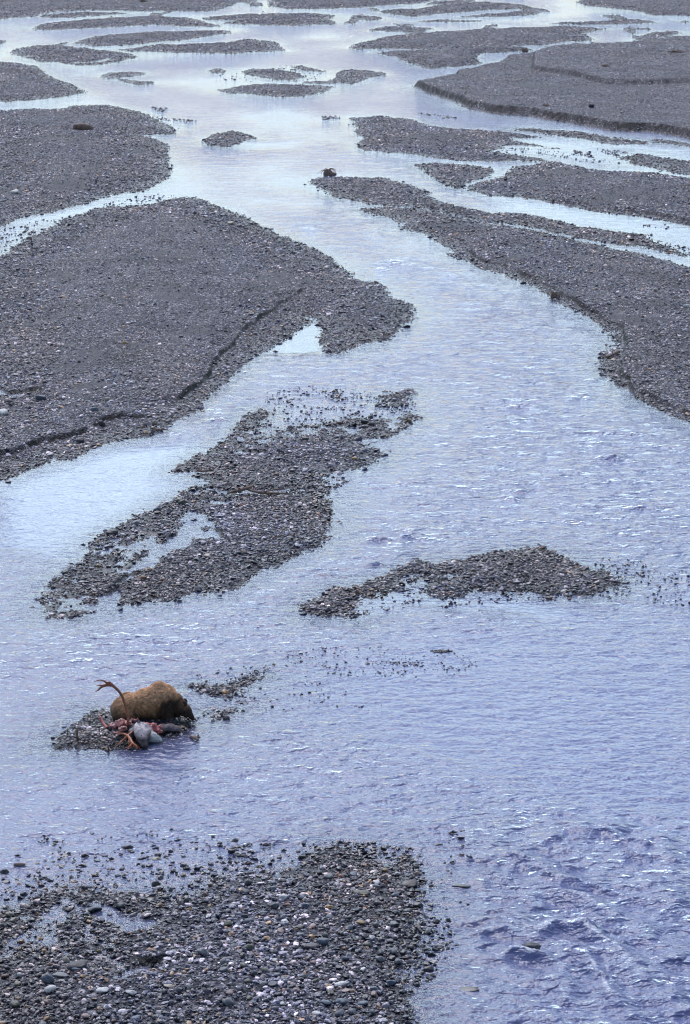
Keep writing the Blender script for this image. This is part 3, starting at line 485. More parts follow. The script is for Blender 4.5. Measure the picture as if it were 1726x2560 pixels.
def ground_mat():
    m, nt, b = mat_new('gravel_ground')
    g = N(nt, 'ShaderNodeNewGeometry'); pos = g.outputs['Position']
    v1 = N(nt, 'ShaderNodeTexVoronoi', Scale=9.0); nt.links.new(pos, v1.inputs['Vector'])
    v2 = N(nt, 'ShaderNodeTexVoronoi', Scale=24.0); nt.links.new(pos, v2.inputs['Vector'])
    big = N(nt, 'ShaderNodeTexNoise', Scale=0.35, Detail=5.0); nt.links.new(pos, big.inputs['Vector'])
    s1 = N(nt, 'ShaderNodeSeparateColor'); nt.links.new(v1.outputs['Color'], s1.inputs[0])
    s2 = N(nt, 'ShaderNodeSeparateColor'); nt.links.new(v2.outputs['Color'], s2.inputs[0])
    st = [(0, (.010, .011, .015)), (.45, (.026, .028, .035)), (.72, (.075, .08, .095)), (.90, (.24, .24, .245)), (1, (.55, .53, .50))]
    c1 = ramp(nt, s1.outputs[0], st); c2 = ramp(nt, s2.outputs[1], st)
    c = mixc(nt, 0.5, c1, c2)
    c = mixc(nt, 1.0, c, ramp(nt, big.outputs['Fac'], [(.3, (.78, .75, .82)), (.7, (1.8, 1.68, 1.72))]), 'MULTIPLY')
    silt = N(nt, 'ShaderNodeAttribute', attribute_name='silt')
    bank = N(nt, 'ShaderNodeAttribute', attribute_name='bank')      # freshly cut banks: damp sand, with the shade of the face painted in
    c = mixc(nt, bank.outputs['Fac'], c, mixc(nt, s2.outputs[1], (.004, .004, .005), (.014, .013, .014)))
    c = mixc(nt, silt.outputs['Fac'], c, (.058, .055, .065))
    sep = N(nt, 'ShaderNodeSeparateXYZ'); nt.links.new(pos, sep.inputs[0])
    wet = mapr(nt, sep.outputs[2], 0.02, 0.09, 1.0, 0.0)
    c = mixc(nt, wet, c, mixc(nt, 1.0, c, (.55, .55, .56), 'MULTIPLY'))
    nt.links.new(c, b.inputs['Base Color'])
    nt.links.new(mapr(nt, wet, 0, 1, 0.7, 0.35), b.inputs['Roughness'])
    b.inputs['Specular IOR Level'].default_value = 0.15
    hgt = math_n(nt, 'ADD', math_n(nt, 'MULTIPLY', v1.outputs['Distance'], -0.05), math_n(nt, 'MULTIPLY', v2.outputs['Distance'], -0.02))
    hgt = math_n(nt, 'MULTIPLY', hgt, math_n(nt, 'SUBTRACT', 1.0, silt.outputs['Fac']))
    bp = N(nt, 'ShaderNodeBump', Strength=0.9, Distance=1.0); nt.links.new(hgt, bp.inputs['Height'])
    nt.links.new(bp.outputs[0], b.inputs['Normal'])
    return m

def water_mat():
    m = bpy.data.materials.new('river_water'); m.use_nodes = True
    nt = m.node_tree; nt.nodes.clear()
    out = N(nt, 'ShaderNodeOutputMaterial')
    g = N(nt, 'ShaderNodeNewGeometry'); pos = g.outputs['Position']
    dep = N(nt, 'ShaderNodeAttribute', attribute_name='depth').outputs['Fac']
    chop = N(nt, 'ShaderNodeAttribute', attribute_name='chop').outputs['Fac']
    foam = N(nt, 'ShaderNodeAttribute', attribute_name='foam').outputs['Fac']
    def nz(scale, stretch, detail):
        mp = N(nt, 'ShaderNodeMapping'); mp.inputs['Scale'].default_value = (stretch, 1, 1)
        mp.inputs['Rotation'].default_value = (0, 0, 0.12)
        nt.links.new(pos, mp.inputs['Vector'])
        n = N(nt, 'ShaderNodeTexNoise', Scale=scale, Detail=detail, Roughness=0.55, Distortion=0.3); nt.links.new(mp.outputs[0], n.inputs['Vector'])
        return n.outputs['Fac']
    big = nz(1.7, 0.6, 2.0); mid = nz(5.0, 0.65, 2.0); fine = nz(14.0, 0.7, 2.0)
    hgt = math_n(nt, 'ADD', math_n(nt, 'MULTIPLY', big, 0.22), math_n(nt, 'ADD', math_n(nt, 'MULTIPLY', mid, 0.13), math_n(nt, 'MULTIPLY', fine, 0.036)))
    hgt = math_n(nt, 'MULTIPLY', hgt, math_n(nt, 'ADD', math_n(nt, 'MULTIPLY', chop, 1.15), 0.05))
    hgt = math_n(nt, 'ADD', hgt, math_n(nt, 'MULTIPLY', fine, 0.003))
    bp = N(nt, 'ShaderNodeBump', Strength=1.0, Distance=1.0); nt.links.new(hgt, bp.inputs['Height'])
    silt = N(nt, 'ShaderNodeBsdfDiffuse', Color=(.155, .176, .318, 1)); nt.links.new(bp.outputs[0], silt.inputs['Normal'])
    clear = N(nt, 'ShaderNodeBsdfTransparent', Color=(.80, .80, .86, 1))
    opac = math_n(nt, 'SUBTRACT', 1.0, math_n(nt, 'POWER', 2.718, math_n(nt, 'MULTIPLY', dep, -11.0)))
    body = N(nt, 'ShaderNodeMixShader'); nt.links.new(opac, body.inputs[0]); nt.links.new(clear.outputs[0], body.inputs[1]); nt.links.new(silt.outputs[0], body.inputs[2])
    gl = N(nt, 'ShaderNodeBsdfGlossy', Roughness=0.06, Color=(1, 1, 1, 1)); nt.links.new(bp.outputs[0], gl.inputs['Normal'])
    fr = N(nt, 'ShaderNodeFresnel', IOR=1.333); nt.links.new(bp.outputs[0], fr.inputs['Normal'])
    surf = N(nt, 'ShaderNodeMixShader'); nt.links.new(fr.outputs[0], surf.inputs[0]); nt.links.new(body.outputs[0], surf.inputs[1]); nt.links.new(gl.outputs[0], surf.inputs[2])
    fo = N(nt, 'ShaderNodeBsdfDiffuse', Color=(.78, .80, .82, 1))
    fn = N(nt, 'ShaderNodeTexNoise', Scale=16.0, Detail=5.0, Roughness=.7); nt.links.new(pos, fn.inputs['Vector'])
    ff = mapr(nt, math_n(nt, 'ADD', foam, math_n(nt, 'MULTIPLY', math_n(nt, 'SUBTRACT', fn.outputs['Fac'], 0.5), 2.2)), 0.3, 0.95)
    ff = math_n(nt, 'MULTIPLY', ff, mapr(nt, foam, 0.02, 0.2))
    fin = N(nt, 'ShaderNodeMixShader'); nt.links.new(ff, fin.inputs[0]); nt.links.new(surf.outputs[0], fin.inputs[1]); nt.links.new(fo.outputs[0], fin.inputs[2])
    nt.links.new(fin.outputs[0], out.inputs['Surface'])
    return m

# ---------------------------------------------------------------- ground sheet
GX, GY = fan_grid(2.2, 2780, -70, 0.157)
nr, nc = GX.shape
GH, GD = terrain(GX, GY)
GS = np.zeros(GX.shape)
for pts in SILT: GS = np.maximum(GS, smooth((poly_sd(GX, GY, pts, 4.0) + 0.3 + 0.5 * fbm(GX, GY, 40)) / 0.6))
GL = np.zeros(GX.shape); GS = np.maximum(GS, 0.8 * smooth((fbm(GX / 4.5, GY / 6, 42, 4) - 0.22) / 0.2) * (GH > 0.12) * smooth((GY - 58) / 6))
_d = lambda a, ax: np.gradient(a, axis=ax)
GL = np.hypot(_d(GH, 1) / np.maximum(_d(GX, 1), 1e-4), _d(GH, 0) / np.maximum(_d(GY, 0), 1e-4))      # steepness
_rowY = GY[:, 0].copy(); _colT = (GX[-1] / zcam(GY[-1, :1])).copy()
def lookup(field, x, y):
    x = np.asarray(x, float); y = np.asarray(y, float)
    fr_ = np.interp(y, _rowY, np.arange(nr)); fc_ = np.interp(x / zcam(y), _colT, np.arange(nc))
    r0 = np.minimum(fr_.astype(int), nr - 2); c0 = np.minimum(fc_.astype(int), nc - 2); a = fr_ - r0; b = fc_ - c0
    return (field[r0, c0] * (1 - b) + field[r0, c0 + 1] * b) * (1 - a) + (field[r0 + 1, c0] * (1 - b) + field[r0 + 1, c0 + 1] * b) * a
def ground_z(x, y): return float(lookup(GH, [x], [y])[0])
me = np_mesh('ground', np.stack([GX, GY, GH], -1).reshape(-1, 3), grid_faces(nr, nc), 4)
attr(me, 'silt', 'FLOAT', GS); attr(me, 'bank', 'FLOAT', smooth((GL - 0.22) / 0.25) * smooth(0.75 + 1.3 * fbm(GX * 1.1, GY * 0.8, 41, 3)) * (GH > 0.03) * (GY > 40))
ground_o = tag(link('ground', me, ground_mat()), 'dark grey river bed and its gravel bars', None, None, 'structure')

# ---------------------------------------------------------------- water
def chop_at(X, Y):
    zc = zcam(Y)
    base = 0.46 + 0.34 * fbm(X / 9 + 3, Y / 22, 51, 3)
    farw = smooth((Y - 95) / 50); base = base * (1 - farw) + farw * (0.42 + 0.95 * fbm(X / 13 + 8, Y / 34, 53, 4))
    base = np.clip(base, 0.06, 0.9)
    for c, pts in CHOP:
        q = np.array(pts); wd = np.minimum(0.05 * zc, 0.35 * np.ptp(q, 0).min())
        m = smooth((poly_sd(X, Y, pts, 8.0) + 0.45 * wd) / wd)
        base = base * (1 - m) + (c * (1 + 0.35 * fbm(X / 4, Y / 7, 52, 2))) * m
    return np.clip(base, 0.02, 1.1)

X, Y, Ht = GX, GY, GH
ch = chop_at(X, Y)
zc = zcam(Y)
def wave(X, Y, L, sx, seed, rot):
    c, s = math.cos(rot), math.sin(rot)
    u = (X * c + Y * s) / (L * sx); v = (-X * s + Y * c) / L
    n = noise2(u + 0.35 * noise2(u * .7, v * .7, seed + 9), v, seed)
    return (1 - np.abs(n) * 2.4) - 0.55
dy = zc * 2.2 / 6400.0 / np.sin(np.arctan2(CAM_H, np.maximum(Y, 1)))       # spacing of the rows
att = lambda L: np.clip(1.6 - 3.2 * dy / L, 0, 1)
shore = smooth((-Ht) / 0.16)
nearf = np.where((X > -1) , smooth((52 - Y) / 4) , 0)
z = np.zeros(X.shape)
z += 0.060 * wave(X, Y, 1.5, 1.7, 61, 0.15) * att(1.5)
z += 0.045 * wave(X, Y, 0.75, 1.6, 62, -0.2) * att(.75)
z += 0.032 * wave(X, Y, 0.36, 1.5, 63, 0.3) * att(.36)
z += 0.05 * noise2(X / .9 + .4 * Y, Y / .5, 65) * att(.6) + 0.028 * noise2(X / .42 - .3 * Y, Y / .24, 66) * att(.3) + 0.012 * noise2(X / .2, Y / .14, 64) * att(.17)
z *= (ch ** 1.05 + 0.04) * shore
foam = np.zeros(X.shape)
cwx = X + 0.10 * fbm(X * 1.6, Y * 1.6, 71, 3); cwy = Y + 0.16 * fbm(X * 1.6 + 9, Y * 1.6, 72, 3)
cn1 = 0.75 + 0.5 * noise2(X * 1.3, Y * 1.3, 73); cn2 = np.clip(0.8 + 1.1 * noise2(X * 4, Y * 4, 74), 0, 1.2)
for H, wd, fo, pts in CRESTS:
    d, t = line_d(cwx, cwy, pts, wd * 4)
    if d.min() > wd * 3.9: continue
    env = np.sin(np.clip(t, 0.02, .98) * math.pi) ** 0.5 * cn1
    z += H * env * np.exp(-(d / wd) ** 2) * 1.2
    z -= 0.35 * H * env * np.exp(-((d - 2 * wd) / wd) ** 2)
    foam = np.maximum(foam, fo * env * np.exp(-(d / (wd * 0.30)) ** 2) * (0.25 + 0.75 * cn2))
# the train of curved standing waves below the nearest bar
RAPID = [(3.25,51.79),(5.12,52.99),(8.09,52.78),(6.38,40.48),(3.02,40.48),(2.71,44.60),(2.61,47.79)]
RC = [(2.18,42.11)][0]
rm = smooth((poly_sd(X, Y, RAPID, 4.0) + 0.3) / 2.2)
rr_ = np.hypot(X - RC[0], (Y - RC[1]) * 0.9) + 0.45 * fbm(X / 1.6, Y / 1.6, 75, 3)
cr_ = (1 - np.abs(np.sin(math.pi * rr_ / 0.85))) ** 1.6
am_ = np.clip(0.35 + 1.5 * fbm(X / 1.3 + 4, Y / 1.3, 76, 2), 0, 1.2) * rm * shore
z += 0.12 * am_ * (cr_ - 0.3)
foam = np.maximum(foam, 0.85 * smooth((cr_ - .66) / .25) * smooth((am_ - .48) / .3) * smooth(0.5 + 1.6 * fbm(X * 1.1, Y * 1.1, 77, 2)))
me = np_mesh('water', np.stack([X, Y, z], -1).reshape(-1, 3), grid_faces(nr, nc), 4)
attr(me, 'depth', 'FLOAT', np.clip(-Ht, 0, 1)); attr(me, 'chop', 'FLOAT', ch * (0.30 + .70 * smooth((-Ht) / 0.24))); attr(me, 'foam', 'FLOAT', foam)
bmq = np.maximum.reduce([-Ht[:-1, :-1], -Ht[1:, :-1], -Ht[:-1, 1:], -Ht[1:, 1:]]).ravel()
water_o = tag(link('water', me, water_mat()), 'shallow silty braided river running between gravel bars', None, None, 'structure')

# ---------------------------------------------------------------- gravel: loose stones too many to count
def ico(sub):
    bm = bmesh.new(); bmesh.ops.create_icosphere(bm, subdivisions=sub, radius=1.0)
    V = np.array([v.co[:] for v in bm.verts]); F = np.array([[v.index for v in f.verts] for f in bm.faces]); bm.free()
    return V, F

def stone_shape(sub, seed, ang=0.28):
    V, F = ico(sub); r = np.random.default_rng(seed)
    for k in range(5):                                     # flat facets worn onto a pebble
        n = r.normal(size=3); n /= np.linalg.norm(n); c = r.uniform(.55, .9)
        d = V @ n; V = V - np.outer(np.clip(d - c, 0, None), n) * r.uniform(.6, 1)
    for k in range(3):
        n = r.normal(size=3) * 2.2; V = V * (1 + ang * 0.5 * np.sin(V @ n + r.uniform(0, 6)))[:, None]
    return V / np.abs(V).max(0), F

def stone_colours(n):
    u = rng.random(n); s = rng.random((n, 1))
    def cl(a, b): return np.array(a) + (np.array(b) - np.array(a)) * s
    c = cl((.012, .013, .018), (.055, .060, .074))
    c = np.where((u > .50)[:, None], cl((.055, .062, .082), (.15, .16, .19)), c)
    c = np.where((u > .76)[:, None], cl((.17, .18, .195), (.38, .38, .385)), c)
    c = np.where((u > .87)[:, None], cl((.10, .07, .05), (.20, .13, .085)), c)
    c = np.where((u > .905)[:, None], cl((.2, .145, .08), (.38, .27, .13)), c)
    c = np.where((u > .938)[:, None], cl((.42, .41, .39), (.78, .76, .72)), c)
    return np.concatenate([c * np.array([1.42, 1.34, 1.58]), np.ones((n, 1))], 1)

def rand_ground(n, zlo, zhi):
    """points spread evenly over the ground between two distances, within the width in view"""
    zz = np.sqrt(rng.random(n) * (zhi ** 2 - zlo ** 2) + zlo ** 2)
    t = rng.uniform(-.152, .152, n)
    return zz * t, (zz - CAM_H * math.sin(PITCH)) / math.cos(PITCH)

batches = []          # (x, y, z, r, sub)
def layer(zlo, zhi, per_m2, rlo, rhi, sub, pw=1.6):
    area = 0.152 * (zhi ** 2 - zlo ** 2) / math.cos(PITCH)
    n = int(area * per_m2)
    x, y = rand_ground(n, zlo, zhi)
    h = lookup(GH, x, y); d = lookup(GD, x, y); sl = lookup(GS, x, y) * 0.75
    clump = np.clip(0.95 + 0.9 * fbm(x / 1.3, y / 1.3, 81, 3), 0.15, 1.3)
    k = (d * clump * (1 - sl) > rng.random(n)) & (h > -0.10) & ((lookup(GL, x, y) < 0.5) | (rng.random(n) < np.where(y > 120, .0, .14)))
    r = rlo + (rhi - rlo) * rng.random(n) ** pw
    k &= (h + r * .6 > 0.0)
    r = r * np.where(y < 56, .88, 1.0) * (1.12 - 0.34 * smooth((h - .12) / .25))
    batches.append((x[k], y[k], h[k], r[k], sub))

layer(40, 62, 170, .02, .048, 1)
layer(40, 62, 55, .04, .085, 2, 1.8)
layer(62, 85, 170, .022, .052, 1)
layer(62, 85, 14, .05, .10, 1)
layer(85, 112, 95, .026, .056, 1)
layer(85, 190, 3.5, .06, .12, 1)
layer(112, 145, 70, .03, .062, 0)
layer(145, 190, 42, .036, .075, 0)
layer(185, 250, 22, .045, .09, 0)
layer(245, 400, 11, .06, .12, 0)
for pts, n, rlo, rhi in SCATTER:
    P = np.array(pts); lo, hi = P.min(0), P.max(0)
    x = rng.uniform(lo[0], hi[0], n * 6); y = rng.uniform(lo[1], hi[1], n * 6)
    cl = fbm(x / 0.9, y / 1.8, 91, 3)
    k = np.where((poly_sd(x, y, pts, 1.0) > 0) & (cl > rng.uniform(-.5, .35, len(x))))[0][:n]
    x, y = x[k], y[k]; h = lookup(GH, x, y)
    r = rlo + (rhi - rlo) * rng.random(len(k)) ** 2.2
    h = np.maximum(h, -r * rng.uniform(0.0, 0.45, len(k)))
    batches.append((x, y, h, r, 1, .42))

NT = 10
TEM = {s: [stone_shape(s, 100 * s + i) for i in range(NT)] for s in (0 + 1, 2, 3)}
TEM[0] = TEM[1]
low = [stone_shape(1, 500 + i) for i in range(NT)]
def build_gravel(mat):
    Vs, Fs, Cs = [], [], []; off = 0
    for x, y, h, r, sub, *tn in batches:
        n = len(x)
        if n == 0: continue
        far = sub == 0
        col = stone_colours(n)
        col[:, :3] *= np.clip(1.0 + 0.9 * fbm(x / 4.0, y / 5.0, 43, 4), .5, 1.7)[:, None]
        br_ = np.clip(0.5 + 1.2 * fbm(x / 4.0 + 9, y / 9.0, 44, 2), 0, 1)[:, None]; col[:, :3] *= 1 + br_ * np.array([.30, .06, -.16])
        if tn: col[:, :3] = col[:, :3] * tn[0] * np.array([1.05, 1, .92])
        th = rng.uniform(0, 2 * math.pi, n); ta = rng.normal(0, .22, n); tb = rng.normal(0, .22, n)
        sx = r * rng.uniform(.85, 1.35, n); sy = r * rng.uniform(.65, 1.0, n); sz = r * rng.uniform(.38, .75, n)
        which = rng.integers(0, NT, n)
        for t in range(NT):
            k = which == t
            if not k.any(): continue
            V, F = TEM[max(sub, 1)][t]
            if far:
                V, F = FAR[t]
            L = V[None] * np.stack([sx[k], sy[k], sz[k]], -1)[:, None, :]
            L[..., 2] += L[..., 0] * ta[k][:, None] + L[..., 1] * tb[k][:, None]
            c, s = np.cos(th[k])[:, None], np.sin(th[k])[:, None]
            W = np.stack([L[..., 0] * c - L[..., 1] * s + x[k][:, None], L[..., 0] * s + L[..., 1] * c + y[k][:, None],
                          L[..., 2] + (h[k] + sz[k] * 0.35)[:, None]], -1)
            m = W.shape[0]
            Vs.append(W.reshape(-1, 3)); Cs.append(np.repeat(col[k], len(V), 0))
            Fs.append((F[None] + (off + np.arange(m) * len(V))[:, None, None]).reshape(-1, 3)); off += m * len(V)
    V = np.concatenate(Vs); F = np.concatenate(Fs); C = np.concatenate(Cs)
    print('gravel', len(V), len(F), [len(b[0]) for b in batches])
    me = np_mesh('gravel', V, F, 3, False); attr(me, 'tint', 'FLOAT_COLOR', C)
    return tag(link('gravel', me, mat), 'loose dark grey river gravel strewn over the bars', None, None, 'stuff')

def octa(seed):
    r = np.random.default_rng(seed)
    V = np.array([(1, 0, 0), (0, 1, 0), (-1, 0, 0), (0, -1, 0), (.2, .1, 1), (0, 0, -.6)], float) * r.uniform(.75, 1.1, (6, 1))
    V[4, :2] += r.uniform(-.3, .3, 2)
    F = np.array([(0, 1, 4), (1, 2, 4), (2, 3, 4), (3, 0, 4), (1, 0, 5), (2, 1, 5), (3, 2, 5), (0, 3, 5)])
    return V, F
FAR = [octa(900 + i) for i in range(NT)]
build_gravel(stone_mat('gravel_stone', use_attr='tint', rough=0.42))

# ---------------------------------------------------------------- stones big enough to tell apart: each one a thing
STONE_BASE = {
 'dark slate': (.048, .052, .062), 'mid grey': (.15, .155, .17), 'blue grey': (.09, .115, .15), 'white': (.56, .55, .53),
 'cream': (.42, .37, .28), 'ochre': (.34, .22, .08), 'rust brown': (.17, .085, .045), 'olive grey': (.10, .10, .075), 'pinkish': (.27, .19, .175)}
STONE_MAT = {k: stone_mat('stone_' + k.replace(' ', '_'), base=v, rough=0.55) for k, v in STONE_BASE.items()}
STONE_MESH = []
for i in range(14):
    V, F = stone_shape(3, 3000 + i, 0.22)
    V = V * (1 + 0.05 * np.sin(V @ np.random.default_rng(i).normal(size=3) * 6))[:, None]
    STONE_MESH.append(np_mesh('stone', V, F, 3, True))
PLACED = []
def stone(x, y, wd, dp, ht, colour, label, rot=None, group=None, shape=None):
    me = STONE_MESH[random.randrange(14) if shape is None else shape]
    if len(me.materials) == 0: me.materials.append(STONE_MAT['mid grey'])
    o = bpy.data.objects.new('stone', me); COL.objects.link(o)
    o.material_slots[0].link = 'OBJECT'; o.material_slots[0].material = STONE_MAT[colour]
    o.scale = (wd / 2, dp / 2, ht / 2)
    o.location = (x, y, max(ground_z(x, y), -0.04) + ht * (0.02 if 'awash' in label or 'drowned' in label else 0.28))
    o.rotation_euler = (random.uniform(-.12, .12), random.uniform(-.12, .12), random.uniform(-.25, .25) if rot is None else rot)
    PLACED.append((x, y, wd))
    return tag(o, label, 'stone', group)

